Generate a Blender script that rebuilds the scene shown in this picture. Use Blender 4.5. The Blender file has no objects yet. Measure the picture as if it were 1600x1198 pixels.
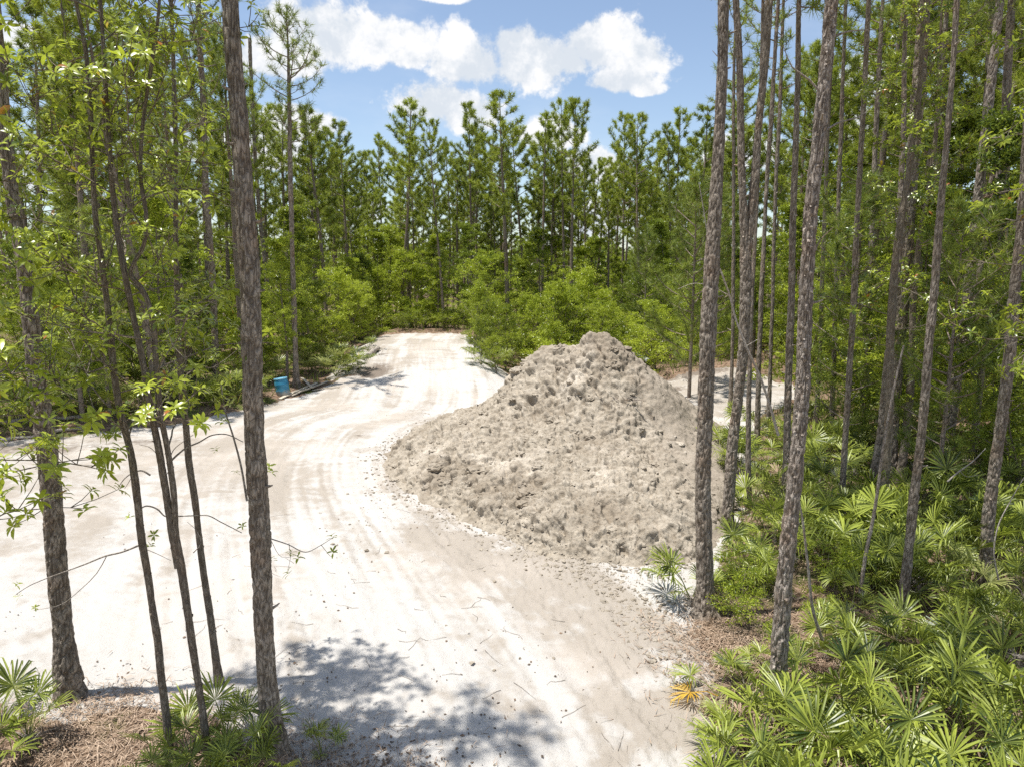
import bpy, math, random
import numpy as np
R = math.radians
rng = np.random.default_rng(7)
random.seed(7)
SC = bpy.context.scene
COL = SC.collection

# ------------------------------------------------------------------ camera
CAMH, PITCH, F = 5.0, R(9.4), 1081.0           # eye height (m), downward pitch, focal length in photo pixels
cam_d = bpy.data.cameras.new('camera')
cam = bpy.data.objects.new('camera', cam_d); COL.objects.link(cam)
cam.location = (0, 0, CAMH); cam.rotation_euler = (math.pi/2 - PITCH, 0, 0)
cam_d.sensor_width = 36; cam_d.lens = 36*F/1600
cam_d.clip_start = .05; cam_d.clip_end = 3000
SC.camera = cam

# ------------------------------------------------------------------ light, sky, exposure
SUN_EL, SUN_AZ = R(77), R(-98)                 # azimuth from +Y towards +X: the sun stands high and to the left
sun_d = bpy.data.lights.new('sun', 'SUN'); sun_d.energy = 5.0; sun_d.angle = R(.53); sun_d.color = (1, .965, .90)
sun = bpy.data.objects.new('sun', sun_d); COL.objects.link(sun)
sun.rotation_euler = (math.pi/2 - SUN_EL, 0, -SUN_AZ + math.pi)
EXPOSURE = .42
SC.view_settings.view_transform = 'Standard'; SC.view_settings.look = 'None'
SC.view_settings.exposure = EXPOSURE; SC.view_settings.gamma = 1
SC.render.engine = 'CYCLES'
cy = SC.cycles
cy.max_bounces = 7; cy.diffuse_bounces = 3; cy.glossy_bounces = 2; cy.transmission_bounces = 4; cy.transparent_max_bounces = 4
cy.caustics_reflective = False; cy.caustics_refractive = False
cy.use_denoising = False; cy.use_adaptive_sampling = True; cy.adaptive_threshold = .012
cy.sample_clamp_indirect = 4

class NT:
    """tiny node helper"""
    def __init__(s, tree): s.t = tree; tree.nodes.clear()
    def n(s, typ, **kw):
        nd = s.t.nodes.new(typ)
        for k, v in kw.items(): setattr(nd, k, v)
        return nd
    def l(s, a, b): s.t.links.new(a, b)
    def put(s, sock, v):
        if hasattr(v, 'is_linked') or isinstance(v, bpy.types.NodeSocket): s.l(v, sock)
        else: sock.default_value = v
    def m(s, op, a, b=0.0, c=None, clamp=False):
        nd = s.n('ShaderNodeMath', operation=op, use_clamp=clamp)
        s.put(nd.inputs[0], a); s.put(nd.inputs[1], b)
        if c is not None: s.put(nd.inputs[2], c)
        return nd.outputs[0]
    def mix(s, f, a, b):
        nd = s.n('ShaderNodeMix', data_type='RGBA')
        s.put(nd.inputs['Factor'], f)
        s.put(nd.inputs[6], a if not isinstance(a, tuple) else (*a[:3], 1))
        s.put(nd.inputs[7], b if not isinstance(b, tuple) else (*b[:3], 1))
        return nd.outputs[2]
    def ss(s, v, lo, hi):
        nd = s.n('ShaderNodeMapRange', interpolation_type='SMOOTHSTEP')
        s.put(nd.inputs[0], v); nd.inputs[1].default_value = lo; nd.inputs[2].default_value = hi
        return nd.outputs[0]
    def noise(s, vec, scale, detail=4, rough=.55, dist=0.0, out=0):
        nd = s.n('ShaderNodeTexNoise'); s.l(vec, nd.inputs['Vector'])
        nd.inputs['Scale'].default_value = scale; nd.inputs['Detail'].default_value = detail
        nd.inputs['Roughness'].default_value = rough; nd.inputs['Distortion'].default_value = dist
        return nd.outputs[out]

w = bpy.data.worlds.new('World'); SC.world = w; w.use_nodes = True
T = NT(w.node_tree)
out = T.n('ShaderNodeOutputWorld'); bg = T.n('ShaderNodeBackground'); T.l(bg.outputs[0], out.inputs[0])
sky = T.n('ShaderNodeTexSky', sky_type='NISHITA'); sky.sun_disc = False
sky.sun_elevation = SUN_EL; sky.sun_rotation = SUN_AZ; sky.altitude = 0; sky.air_density = 1.0; sky.dust_density = .6; sky.ozone_density = 1.4
bg.inputs[1].default_value = .125
tc = T.n('ShaderNodeTexCoord').outputs['Generated']
sx = T.n('ShaderNodeSeparateXYZ'); T.l(tc, sx.inputs[0])
az = T.m('ARCTAN2', sx.outputs[0], sx.outputs[1]); el = T.m('ARCSINE', sx.outputs[2])
n1 = T.noise(tc, 10, 9, .62, .1); n2 = T.noise(tc, 34, 6, .65, out=0)
def azel(px, py):
    u, v = (px-800)/F, (599-py)/F
    d = np.array([u, math.cos(PITCH)+v*math.sin(PITCH), -math.sin(PITCH)+v*math.cos(PITCH)]); d /= np.linalg.norm(d)
    return math.atan2(d[0], d[1]), math.asin(d[2])
# cumulus banks: the direction each one stands in and its angular half-width and half-height (in thousandths of a radian)
clouds = [(500,60,95,62),(580,70,60,45),(430,95,70,40),(640,80,45,40),(735,105,75,48),(830,100,95,60),(885,95,70,44),(935,80,85,50),(990,95,55,45),(800,70,60,38),
          (690,165,72,44),(730,180,60,40),(655,170,40,30),(970,130,60,30),(1010,140,28,16),(860,215,50,28),(930,265,60,34),(700,-5,50,12),
          (470,200,70,30),(390,240,90,36),(220,225,90,40),(90,270,60,50),(560,330,60,30),(930,350,60,40),(1350,140,80,40),(1420,200,120,40),(1570,190,60,40),(1160,240,60,34),(20,60,40,16)]
cl = None
for (px, py, a, b) in clouds:
    A, E = azel(px, py)
    dx = T.m('DIVIDE', T.m('SUBTRACT', az, A), a/1000*.95); dy = T.m('DIVIDE', T.m('SUBTRACT', el, E), b/1000*.86)
    dy = T.m('MAXIMUM', dy, T.m('MULTIPLY', dy, -1.5))
    r = T.m('SUBTRACT', 1.0, T.m('SQRT', T.m('ADD', T.m('MULTIPLY', dx, dx), T.m('MULTIPLY', dy, dy))))
    cl = r if cl is None else T.m('SMOOTH_MAX', cl, r, .12)
# scattered small cumulus elsewhere round the sky
mp = T.n('ShaderNodeMapping'); T.l(tc, mp.inputs[0]); mp.inputs['Scale'].default_value = (1, 1, 2.6)
n3 = T.noise(mp.outputs[0], 2.3, 3, .5)
else_ = T.m('MULTIPLY', T.ss(T.m('ABSOLUTE', az), .75, 1.1), T.m('MULTIPLY_ADD', n3, 5.0, -2.75))
cl = T.m('MAXIMUM', cl, T.m('ADD', else_, T.m('MULTIPLY', T.ss(T.m('ABSOLUTE', az), 1.1, .75), -3.0)))
dens = T.m('ADD', cl, T.m('MULTIPLY_ADD', n1, 2.8, -1.38))
dens = T.m('ADD', dens, T.m('MULTIPLY_ADD', n2, .9, -.45))
alpha = T.ss(dens, -.05, .34)
body = T.ss(T.m('ADD', T.m('MULTIPLY_ADD', n1, 3.2, -1.5), T.m('MULTIPLY_ADD', n2, 1.6, -.7)), -.15, .6)
ccol = T.mix(body, (4.4, 4.75, 5.2), (6.2, 6.2, 6.25))
wisp = T.m('MULTIPLY', T.ss(T.noise(mp.outputs[0], 3.0, 6, .6), .45, .8), .22)
sk2 = T.mix(wisp, sky.outputs[0], (6.5, 6.6, 6.8))
hs = T.n('ShaderNodeHueSaturation'); T.l(sk2, hs.inputs['Color']); hs.inputs['Saturation'].default_value = .92; hs.inputs['Value'].default_value = 1.0
T.l(T.mix(alpha, hs.outputs[0], ccol), bg.inputs[0])

# ------------------------------------------------------------------ numpy noise
def _h(ix, iy, seed):
    with np.errstate(over='ignore'):
        h = (ix.astype(np.int64)*374761393 + iy.astype(np.int64)*668265263 + seed*974634777) & 0xFFFFFFFF
        h = ((h ^ (h >> 13))*1274126177) & 0xFFFFFFFF
        h = ((h ^ (h >> 16))*2246822519) & 0xFFFFFFFF
        return (h ^ (h >> 15)) & 0xFFFFFFFF
def perlin(x, y, seed=0):
    x = np.asarray(x, float); y = np.asarray(y, float)
    ix = np.floor(x); iy = np.floor(y); fx = x-ix; fy = y-iy
    u = fx*fx*fx*(fx*(fx*6-15)+10); v = fy*fy*fy*(fy*(fy*6-15)+10)
    def g(dx, dy):
        a = _h(ix+dx, iy+dy, seed)*(2*math.pi/4294967296.0)
        return np.cos(a)*(fx-dx)+np.sin(a)*(fy-dy)
    a = g(0,0)*(1-u)+g(1,0)*u; b = g(0,1)*(1-u)+g(1,1)*u
    return (a*(1-v)+b*v)*1.5
def fbm(x, y, o=4, seed=0, gain=.5):
    s = 0; a = 1; t = 0
    for k in range(o):
        s = s + a*perlin(x*2**k, y*2**k, seed+k*17); t += a; a *= gain
    return s/t
def worley(x, y, seed=0, per=None):
    """F1, F2 and a random value of the nearest cell"""
    x = np.asarray(x, float); y = np.asarray(y, float)
    ix = np.floor(x); iy = np.floor(y)
    f1 = np.full(x.shape, 9.0); f2 = f1.copy(); idv = np.zeros(x.shape)
    for dx in (-1,0,1):
        for dy in (-1,0,1):
            cx = ix+dx; cy_ = iy+dy
            hx = np.mod(cx, per) if per else cx
            a = _h(hx, cy_, seed)/4294967296.0; b = _h(hx, cy_, seed+91)/4294967296.0
            d = np.hypot(cx+a-x, cy_+b-y)
            nearer = d < f1
            f2 = np.where(nearer, f1, np.minimum(f2, d)); idv = np.where(nearer, _h(hx, cy_, seed+7)/4294967296.0, idv); f1 = np.where(nearer, d, f1)
    return f1, f2, idv
def worley3(x, y, z, seed=0):
    ix = np.floor(x); iy = np.floor(y); iz = np.floor(z); f1 = np.full(x.shape, 9.0); idv = np.zeros(x.shape)
    for dz in (-1,0,1):
        for dx in (-1,0,1):
            for dy in (-1,0,1):
                cx = ix+dx; cy_ = iy+dy; cz = iz+dz; h = _h(cx, cy_, seed) ^ _h(cz, cx+cy_*3, seed+5)
                a = (h & 1023)/1023.0; b = ((h >> 10) & 1023)/1023.0; c = ((h >> 20) & 1023)/1023.0
                d = np.sqrt((cx+a-x)**2+(cy_+b-y)**2+(cz+c-z)**2); k = d < f1
                f1 = np.where(k, d, f1); idv = np.where(k, ((h >> 5) & 255)/255.0, idv)
    return f1, idv
def sst(v, lo, hi):
    t = np.clip((v-lo)/(hi-lo), 0, 1); return t*t*(3-2*t)

# ------------------------------------------------------------------ mapping photo pixels to places on the ground
CP, SP = math.cos(PITCH), math.sin(PITCH)
def ray(px, py):
    u, v = (px-800)/F, (599-py)/F
    return np.array([u, CP+v*SP, -SP+v*CP])
def flat(px, py, z=0.0):
    d = ray(px, py); t = (z-CAMH)/d[2]; return np.array([d[0]*t, d[1]*t])
def depth_at(p): return p[1]*CP-(p[2]-CAMH)*SP
def project(p):
    d = depth_at(p); v = (p[1]*SP+(p[2]-CAMH)*CP)/d
    return 800+F*p[0]/d, 599-F*v

def seg_dist(x, y, P):
    """distance to a polyline, with the arc length of the nearest point and the side"""
    best = np.full(x.shape, 1e9); al = np.zeros(x.shape); sd = np.zeros(x.shape); L = 0
    for (ax, ay), (bx, by) in zip(P[:-1], P[1:]):
        dx, dy = bx-ax, by-ay; l = math.hypot(dx, dy)
        t = np.clip(((x-ax)*dx+(y-ay)*dy)/l**2, 0, 1)
        d = np.hypot(x-ax-t*dx, y-ay-t*dy); c = ((x-ax)*dy-(y-ay)*dx)/l
        k = d < best
        best = np.where(k, d, best); al = np.where(k, L+t*l, al); sd = np.where(k, np.sign(c)*d, sd); L += l
    return best, al, sd
def poly_sd(x, y, P):
    """signed distance to a closed polygon, positive inside"""
    Q = list(P)+[P[0]]
    d, _, _ = seg_dist(x, y, Q)
    ins = np.zeros(x.shape, bool)
    for (ax, ay), (bx, by) in zip(Q[:-1], Q[1:]):
        c = ((ay > y) != (by > y)) & (x < (bx-ax)*(y-ay)/((by-ay) if by != ay else 1e-9)+ax)
        ins ^= c
    return np.where(ins, d, -d)
def chaikin(P, n=2, closed=False):
    P = [np.array(p, float) for p in P]
    for _ in range(n):
        Q = []
        m = len(P) if closed else len(P)-1
        if not closed: Q.append(P[0])
        for i in range(m):
            a, b = P[i], P[(i+1) % len(P)]
            Q += [a*.75+b*.25, a*.25+b*.75]
        if not closed: Q.append(P[-1])
        P = Q
    return [tuple(p) for p in P]

ROAD = chaikin([flat(790,1400), flat(720,1100), flat(620,930), flat(540,810), flat(510,730), flat(550,665), (-3.6,24), (-4.3,31), (-5.6,40), (-5.4,49), (-1,56), (6,60)], 2)
SAND = chaikin([flat(*p) for p in [(-700,720),(-200,700),(0,692),(180,674),(330,652),(430,628),(520,608),(572,596)]] +
    [(-8.2,29), (-8.6,36), (-9.2,44.5), (-5.5,46.5), (-2.6,45.5), (-1.2,38), (0.2,31), (1.5,29.5), (6,31.5), (9.5,32.6), (12,31), (12.3,28), (10.6,25), (8.4,23.5), (7.2,20), (5.9,16.5), (4.2,12.5), (3.3,10.6), (2.65,9.3), (2.5,8.0), (2.15,6.8), (2.1,5.0), (2.0,0), (-1.6,0), (-1.9,5.2), (-2.3,6.3), (-3.3,7.0), (-4.2,7.3), (-5.2,7.0), (-6.5,7.4), (-12,8.5)], 1, True)
def road_raise(x, y):
    d, al, sd = seg_dist(x, y, ROAD)
    up = sst(y, 24, 33)*(1-sst(y, 47, 54))
    prof = 1-sst(d, 2.6, 4.6)
    return .72*up*prof - .55*sst(sd, 3.6, 6.0)*up*(1-sst(sd, 9, 13))
def ground_z(x, y, fine=True):
    x = np.asarray(x, float); y = np.asarray(y, float)
    near = np.hypot(x, y)
    z = .10*fbm(x*.13, y*.13, 3, 5)+.0*x
    z = z*sst(near, 5, 16)+ .02*fbm(x*.6, y*.6, 3, 8)
    z = z+road_raise(x, y)
    # spoil bank and hollow on the far right of the clearing
    z = z+.55*np.exp(-(((x-11.5)/3.2)**2+((y-32.6)/1.1)**2))-.45*np.exp(-(((x-7.5)/1.7)**2+((y-29.5)/1.6)**2))
    z = z+.35*np.exp(-(((x-9)/2.6)**2+((y-26)/1.5)**2))
    # washed-out hollow beside the road
    z = z-.35*np.exp(-(((x+6.3)/1.0)**2+((y-31)/1.6)**2))
    z = z+.22*sst(-poly_sd(x, y, SAND), -.3, 1.2)*sst(y, 12, 20)      # the sand was scraped a little below the woods
    z = z+.10*fbm(x*1.3, y*1.3, 3, 58)*sst(x, 5, 7)*sst(y, 20, 24)
    z = z+.9*sst(near, 70, 300)
    if fine:
        s = poly_sd(x, y, SAND); inside = sst(s, -.2, .5)
        d, al, sd = seg_dist(x, y, ROAD)
        rut = perlin(sd*2.2+.6*perlin(al*.25, sd*.2, 33), al*.2, 31)*.55+perlin(sd*6, al*.6, 32)*.35
        z = z+inside*rut*.055*sst(5.0-d, 0, 2.5)
        z = z+inside*.03*fbm(x*2.0, y*2.6, 4, 41)+inside*.012*perlin(x*9, y*9, 43)*sst(perlin(x*.8, y*.8, 44), -.3, .3)+inside*.02*perlin(x*4, y*5, 45)*sst(perlin(x*.5+3, y*.5, 46), 0, .3)
        lump = sst(fbm(x*.5, y*.5, 3, 51), -.05, .35)
        f1, _, _ = worley(x*9, y*9, 3)
        z = z+inside*lump*.018*np.clip(.5-f1, 0, 1)
        z = z+(1-inside)*(.05*fbm(x*1.5, y*1.5, 4, 61)+.02*perlin(x*9, y*9, 63))
        hole = np.exp(-(((x+6.2)/.8)**2+((y-31)/1.3)**2)); z = z+hole*.12*perlin(x*3+y, y*1.2, 66)
    return z
def gz(x, y): return float(ground_z(np.array([float(x)]), np.array([float(y)]))[0])
def at(px, py):
    z = 0.0
    for _ in range(4):
        p = flat(px, py, z); z = gz(p[0], p[1])
    return np.array([p[0], p[1], z])

# ------------------------------------------------------------------ mesh helpers
class MB:
    def __init__(s): s.V = []; s.F = []; s.M = []; s.n = 0; s.A = []
    def add(s, V, Fs, mat=0, attr=None):
        V = np.asarray(V, float).reshape(-1, 3); Fs = np.asarray(Fs, np.int64)
        s.V.append(V); s.F.append(Fs+s.n); s.M.append(mat)
        s.A.append(np.zeros(len(V)) if attr is None else np.asarray(attr, float).ravel()); s.n += len(V)
    def mesh(s, name, mats, smooth=False, attr=None):
        me = bpy.data.meshes.new(name)
        V = np.concatenate(s.V); me.vertices.add(len(V)); me.vertices.foreach_set('co', V.astype(np.float32).ravel())
        loops = np.concatenate([f.ravel() for f in s.F])
        cnt = np.concatenate([np.full(len(f), f.shape[1]) for f in s.F])
        mi = np.concatenate([np.full(len(f), m) for f, m in zip(s.F, s.M)])
        me.loops.add(len(loops)); me.loops.foreach_set('vertex_index', loops.astype(np.int32))
        me.polygons.add(len(cnt)); st = np.concatenate([[0], np.cumsum(cnt)[:-1]])
        me.polygons.foreach_set('loop_start', st.astype(np.int32)); me.polygons.foreach_set('loop_total', cnt.astype(np.int32))
        me.polygons.foreach_set('material_index', mi.astype(np.int32))
        me.polygons.foreach_set('use_smooth', np.full(len(cnt), smooth))
        if attr:
            a = me.attributes.new(attr, 'FLOAT', 'POINT'); a.data.foreach_set('value', np.concatenate(s.A).astype(np.float32))
        for m in mats: me.materials.append(m)
        me.update(calc_edges=True)
        return me
def ob(name, me, parent=None, loc=None):
    o = bpy.data.objects.new(name, me); COL.objects.link(o)
    if parent is not None: o.parent = parent
    if loc is not None: o.location = loc
    return o
def tag(o, label=None, cat=None, group=None, kind=None):
    if label: o['label'] = label
    if cat: o['category'] = cat
    if group: o['group'] = group
    if kind: o['kind'] = kind
    return o
def thing(name, loc, label, cat, group=None, rz=0.0, sc=1.0):
    o = bpy.data.objects.new(name, None); COL.objects.link(o); o.location = tuple(loc); o.rotation_euler = (0, 0, rz); o.scale = (sc,)*3
    o.empty_display_size = .1
    return tag(o, label, cat, group)
def grid_faces(nu, nv, wrap=False):
    i = np.arange(nu-1)[:, None]; j = np.arange(nv if wrap else nv-1)[None, :]
    a = i*nv+j; b = i*nv+(j+1) % nv; c = (i+1)*nv+(j+1) % nv; d = (i+1)*nv+j
    return np.stack([a, b, c, d], -1).reshape(-1, 4)
def frames(P):
    T_ = np.gradient(P, axis=0); T_ /= np.linalg.norm(T_, axis=1)[:, None]+1e-9
    ref = np.array([1.0, 0, 0]) if abs(T_[:, 0]).mean() < .8 else np.array([0, 1.0, 0])
    A = ref-T_*(T_@ref)[:, None]; A /= np.linalg.norm(A, axis=1)[:, None]; B = np.cross(T_, A)
    return T_, A, B
def tube(mb, P, rad, seg=6, mat=0, cap=True):
    P = np.asarray(P, float); rad = np.broadcast_to(rad, (len(P),))
    T_, A, B = frames(P); th = np.arange(seg)*2*math.pi/seg
    V = P[:, None]+rad[:, None, None]*(np.cos(th)[None, :, None]*A[:, None]+np.sin(th)[None, :, None]*B[:, None])
    mb.add(V.reshape(-1, 3), grid_faces(len(P), seg, True), mat)
    if cap:
        n = len(P)
        for k, flip in ((0, True), (n-1, False)):
            ring = V[k]; c = P[k:k+1]; i = np.arange(seg)
            f = np.stack([np.full(seg, seg), i, (i+1) % seg], -1)
            mb.add(np.concatenate([ring, c]), f[:, ::-1] if flip else f, mat)
def spline(P, n):
    P = np.asarray(P, float); m = len(P)
    d = np.concatenate([[0], np.cumsum(np.linalg.norm(np.diff(P[:, :3], axis=0), axis=1))]); t = np.linspace(0, d[-1], n)
    Tn = np.gradient(P, d, axis=0) if m > 2 else np.repeat((P[1:]-P[:1])/d[-1], 2, 0)
    k = np.clip(np.searchsorted(d, t, 'right')-1, 0, m-2); h = (d[k+1]-d[k]); s = ((t-d[k])/h)[:, None]; h = h[:, None]
    return (2*s**3-3*s**2+1)*P[k]+(s**3-2*s**2+s)*h*Tn[k]+(-2*s**3+3*s**2)*P[k+1]+(s**3-s**2)*h*Tn[k+1]
def unit(v): return v/(np.linalg.norm(v, axis=-1, keepdims=True)+1e-9)
def rand_dir(n, r=rng): return unit(r.normal(size=(n, 3)))

# ------------------------------------------------------------------ materials
def newmat(name):
    m = bpy.data.materials.new(name); m.use_nodes = True; t = NT(m.node_tree)
    o = t.n('ShaderNodeOutputMaterial'); p = t.n('ShaderNodeBsdfPrincipled'); t.l(p.outputs[0], o.inputs[0])
    return m, t, p, o
def bump(t, p, h, strength=.5, dist=.02):
    b = t.n('ShaderNodeBump'); b.inputs['Strength'].default_value = strength; b.inputs['Distance'].default_value = dist
    t.l(h, b.inputs['Height']); t.l(b.outputs[0], p.inputs['Normal'])
def leafmat(name, dark, light, tr_col, tr=.42, rough=.42, old=None, oldp=.03, spec=.35):
    m, t, p, o = newmat(name)
    g = t.n('ShaderNodeNewGeometry'); oi = t.n('ShaderNodeObjectInfo'); tcn = t.n('ShaderNodeTexCoord')
    n = t.noise(tcn.outputs['Object'], .9, 2)
    f = t.m('ADD', t.m('MULTIPLY', g.outputs['Random Per Island'], .55), t.m('ADD', t.m('MULTIPLY', oi.outputs['Random'], .35), t.m('MULTIPLY_ADD', n, .8, -.35)), clamp=True)
    f = t.ss(f, .12, .80)
    c = t.mix(f, dark, light)
    if old: c = t.mix(t.m('LESS_THAN', t.m('FRACT', t.m('MULTIPLY', g.outputs['Random Per Island'], 37.3)), oldp), c, old)
    t.l(c, p.inputs['Base Color']); p.inputs['Roughness'].default_value = rough; p.inputs['Specular IOR Level'].default_value = spec
    tb = t.n('ShaderNodeBsdfTranslucent'); t.l(t.mix(.65, c, tr_col), tb.inputs[0])
    mx = t.n('ShaderNodeMixShader'); mx.inputs[0].default_value = tr
    t.l(p.outputs[0], mx.inputs[1]); t.l(tb.outputs[0], mx.inputs[2]); t.l(mx.outputs[0], o.inputs[0])
    return m
M = {}
M['needle'] = leafmat('pine_needles', (.055,.095,.018), (.40,.46,.06), (.52,.60,.07), .28, .40, (.22,.13,.05), .03)
M['needle_near'] = leafmat('pine_needles_near', (.07,.115,.022), (.34,.40,.065), (.46,.54,.08), .26, .45, (.25,.15,.06), .03)
M['bay'] = leafmat('bay_leaves', (.05,.09,.012), (.44,.50,.05), (.60,.70,.06), .34, .30, (.40,.12,.03), .012, .6)
M['under'] = leafmat('understory_leaves', (.04,.08,.012), (.40,.46,.05), (.55,.64,.06), .30, .32, (.25,.16,.05), .01)
M['under2'] = leafmat('understory_leaves_bright', (.08,.13,.016), (.48,.55,.06), (.66,.75,.08), .34, .34, (.3,.22,.06), .01)
M['under3'] = leafmat('understory_leaves_dark', (.03,.06,.010), (.28,.35,.045), (.40,.49,.05), .28, .32)
M['palm'] = leafmat('palmetto_leaf', (.020,.044,.010), (.33,.38,.055), (.50,.58,.09), .20, .38, (.42,.33,.10), .04, .5)
M['palm_pale'] = leafmat('palmetto_pale', (.20,.24,.06), (.38,.40,.14), (.5,.55,.14), .32, .45, (.5,.4,.2), .05)
M['palm_yellow'] = leafmat('palmetto_yellow', (.55,.33,.04), (.75,.52,.10), (.85,.6,.1), .35, .5)
M['palm_dead'] = leafmat('palmetto_dead', (.20,.13,.09), (.42,.31,.22), (.5,.35,.22), .15, .7)
M['grass'] = leafmat('grass_blades', (.07,.12,.02), (.2,.26,.05), (.36,.44,.07), .35, .5)

def barkmat(name, plate, plate2, fis, scale=1.0, lichen=.0):
    m, t, p, o = newmat(name)
    tcn = t.n('ShaderNodeTexCoord'); at_ = t.n('ShaderNodeAttribute', attribute_name='fis')
    mp = t.n('ShaderNodeMapping'); t.l(tcn.outputs['Object'], mp.inputs[0]); mp.inputs['Scale'].default_value = (1, 1, .35)
    v = t.n('ShaderNodeTexVoronoi', feature='DISTANCE_TO_EDGE'); t.l(t.mix(.12, mp.outputs[0], t.noise(mp.outputs[0], 9, 3, out=1)), v.inputs['Vector']); v.inputs['Scale'].default_value = 26*scale
    n1 = t.noise(mp.outputs[0], 14*scale, 6, .65); n2 = t.noise(tcn.outputs['Object'], 1.6, 3); n3 = t.noise(tcn.outputs['Object'], 60, 4, .7)
    c = t.mix(t.ss(n1, .35, .68), plate, plate2)
    c = t.mix(t.ss(n2, .5, .8), c, (plate2[0]*.8, plate2[1]*.62, plate2[2]*.5))
    edge = t.ss(v.outputs[0], .10, .0)
    edge = t.m('MAXIMUM', t.m('MULTIPLY', edge, .55), at_.outputs['Fac'], clamp=True)
    c = t.mix(edge, c, fis)
    if lichen: c = t.mix(t.m('MULTIPLY', t.ss(t.noise(tcn.outputs['Object'], 22, 5, .7), .60, .70), lichen), c, (.50,.49,.45))
    t.l(c, p.inputs['Base Color']); p.inputs['Roughness'].default_value = .9; p.inputs['Specular IOR Level'].default_value = .15
    bump(t, p, t.m('ADD', t.m('MULTIPLY', n3, .4), t.m('ADD', n1, t.m('MULTIPLY', edge, -1.2))), .7, .02)
    return m
M['bark'] = barkmat('pine_bark', (.25,.208,.165), (.43,.37,.305), (.05,.035,.024), 1, .3)
M['bark_flaky'] = barkmat('flaky_bark', (.27,.22,.175), (.48,.42,.36), (.05,.035,.025), 1.2, .9)
M['bark_far'] = barkmat('distant_bark', (.22,.175,.14), (.36,.30,.25), (.08,.055,.04), .6)
M['bark_smooth'] = barkmat('bay_bark', (.20,.165,.13), (.33,.28,.22), (.09,.07,.05), 1.6, .35)
M['twig'] = barkmat('grey_twig', (.26,.22,.18), (.45,.41,.36), (.12,.09,.07), 2)
M['dead'] = barkmat('dead_wood', (.40,.35,.30), (.55,.50,.44), (.20,.15,.11), 2)

# ground: 'sand' share, 'tone' (pale or beige) and 'soil' (dark moist soil) are stored per vertex and broken up here by finer noise
m, t, p, o = newmat('ground_mix'); M['ground'] = m
tcn = t.n('ShaderNodeTexCoord'); P_ = tcn.outputs['Object']
aS = t.n('ShaderNodeAttribute', attribute_name='sand').outputs['Fac']; aT = t.n('ShaderNodeAttribute', attribute_name='tone').outputs['Fac']; aD = t.n('ShaderNodeAttribute', attribute_name='soil').outputs['Fac']
nf = t.noise(P_, 7, 6, .65); nff = t.noise(P_, 45, 5, .7); nb = t.noise(P_, .7, 4, .6)
tone = t.m('ADD', aT, t.m('MULTIPLY_ADD', nf, .9, -.45))
c = t.mix(t.ss(tone, .20, .95), (.505,.482,.45), (.365,.322,.272))
c = t.mix(t.ss(t.noise(P_, .35, 4, .6), .45, .7), c, t.mix(.5, c, (.54,.48,.42)))
c = t.mix(t.m('MULTIPLY', t.ss(nff, .55, .75), .25), c, (.33,.27,.21))
c = t.mix(t.ss(t.m('ADD', aD, t.m('MULTIPLY_ADD', nf, .8, -.4)), .35, .75), c, (.20,.165,.135))
lit = t.mix(t.ss(nf, .35, .7), (.13,.085,.055), (.32,.225,.16)); lit = t.mix(t.ss(nff, .5, .7), lit, (.09,.06,.04))
lit = t.mix(t.ss(nb, .5, .65), lit, (.10,.12,.03))
sf = t.ss(t.m('ADD', aS, t.m('MULTIPLY_ADD', nff, .5, -.25)), .35, .65)
t.l(t.mix(sf, lit, c), p.inputs['Base Color']); p.inputs['Roughness'].default_value = .95; p.inputs['Specular IOR Level'].default_value = .1
bump(t, p, t.m('ADD', t.m('MULTIPLY', nff, .7), nf), .8, .035)

# ------------------------------------------------------------------ ground
th_f = np.radians(np.arange(-47, 47.01, .11)); th_b = np.radians(np.concatenate([np.linspace(-180, -50, 34), []])); th_c = np.radians(np.linspace(50, 180, 34))
TH = np.concatenate([th_b, th_f, th_c])
RR = np.concatenate([[.3, 1, 2, 3], np.exp(np.arange(math.log(3.6), math.log(60), .0055)), np.exp(np.linspace(math.log(62), math.log(900), 40))])
TT, RRm = np.meshgrid(TH, RR)
GX = (RRm*np.sin(TT)).ravel(); GY = (RRm*np.cos(TT)).ravel(); GZ = ground_z(GX, GY)
sdist = poly_sd(GX, GY, SAND)+.28*fbm(GX*1.3, GY*1.3, 4, 71)+.10*perlin(GX*6, GY*6, 75)
sandA = sst(sdist, -.12, .12)
d, al, sdd = seg_dist(GX, GY, ROAD)
toneA = .42+.55*fbm(GX*.33, GY*.33, 4, 81)+.5*perlin(sdd*1.1, al*.10, 83)*sst(6-d, 0, 2)+.42*perlin(sdd*4.2+.5*perlin(al*.3, sdd*.3, 84), al*.14, 85)*sst(4.8-d, 0, 1.5)*sst(perlin(al*.25, sdd*.5, 86), -.5, .2)+.22*perlin(sdd*9, al*.2, 90)*sst(4.8-d, 0, 1.5)+.2*perlin(GX*1.2+GY*.4, GY*3.5, 87)
toneA = toneA+.35*sst(GX, 6, 8)*sst(GY, 22, 25)+.30*sst(perlin(GX*.9, GY*1.3, 88)+.5*perlin(GX*3, GY*4, 89), .25, .6)
toneA = toneA-.35*sst(14-GY, 0, 8)+.2*sst(-3-GX, 0, 6)*sst(GY, 8, 14)
BL_ = [tuple(flat(*q)) for q in [(780,825),(890,880),(985,940),(1060,985),(1120,1060),(1170,1150),(1210,1300)]]
bd, _, bs = seg_dist(GX, GY, BL_); band = sst(bs+.25*fbm(GX*1.7, GY*1.7, 3, 93), -.25, .2)*(1-sst(bs, .9, 2.2))*sst(13.5-GY, 0, 1.5)*(bd < 3)
if band[np.argmin((GX-2.0)**2+(GY-8.0)**2)] < .2: band = sst(-bs+.25*fbm(GX*1.7, GY*1.7, 3, 93), -.25, .2)*(1-sst(-bs, .9, 2.2))*sst(13.5-GY, 0, 1.5)*(bd < 3)
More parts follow.
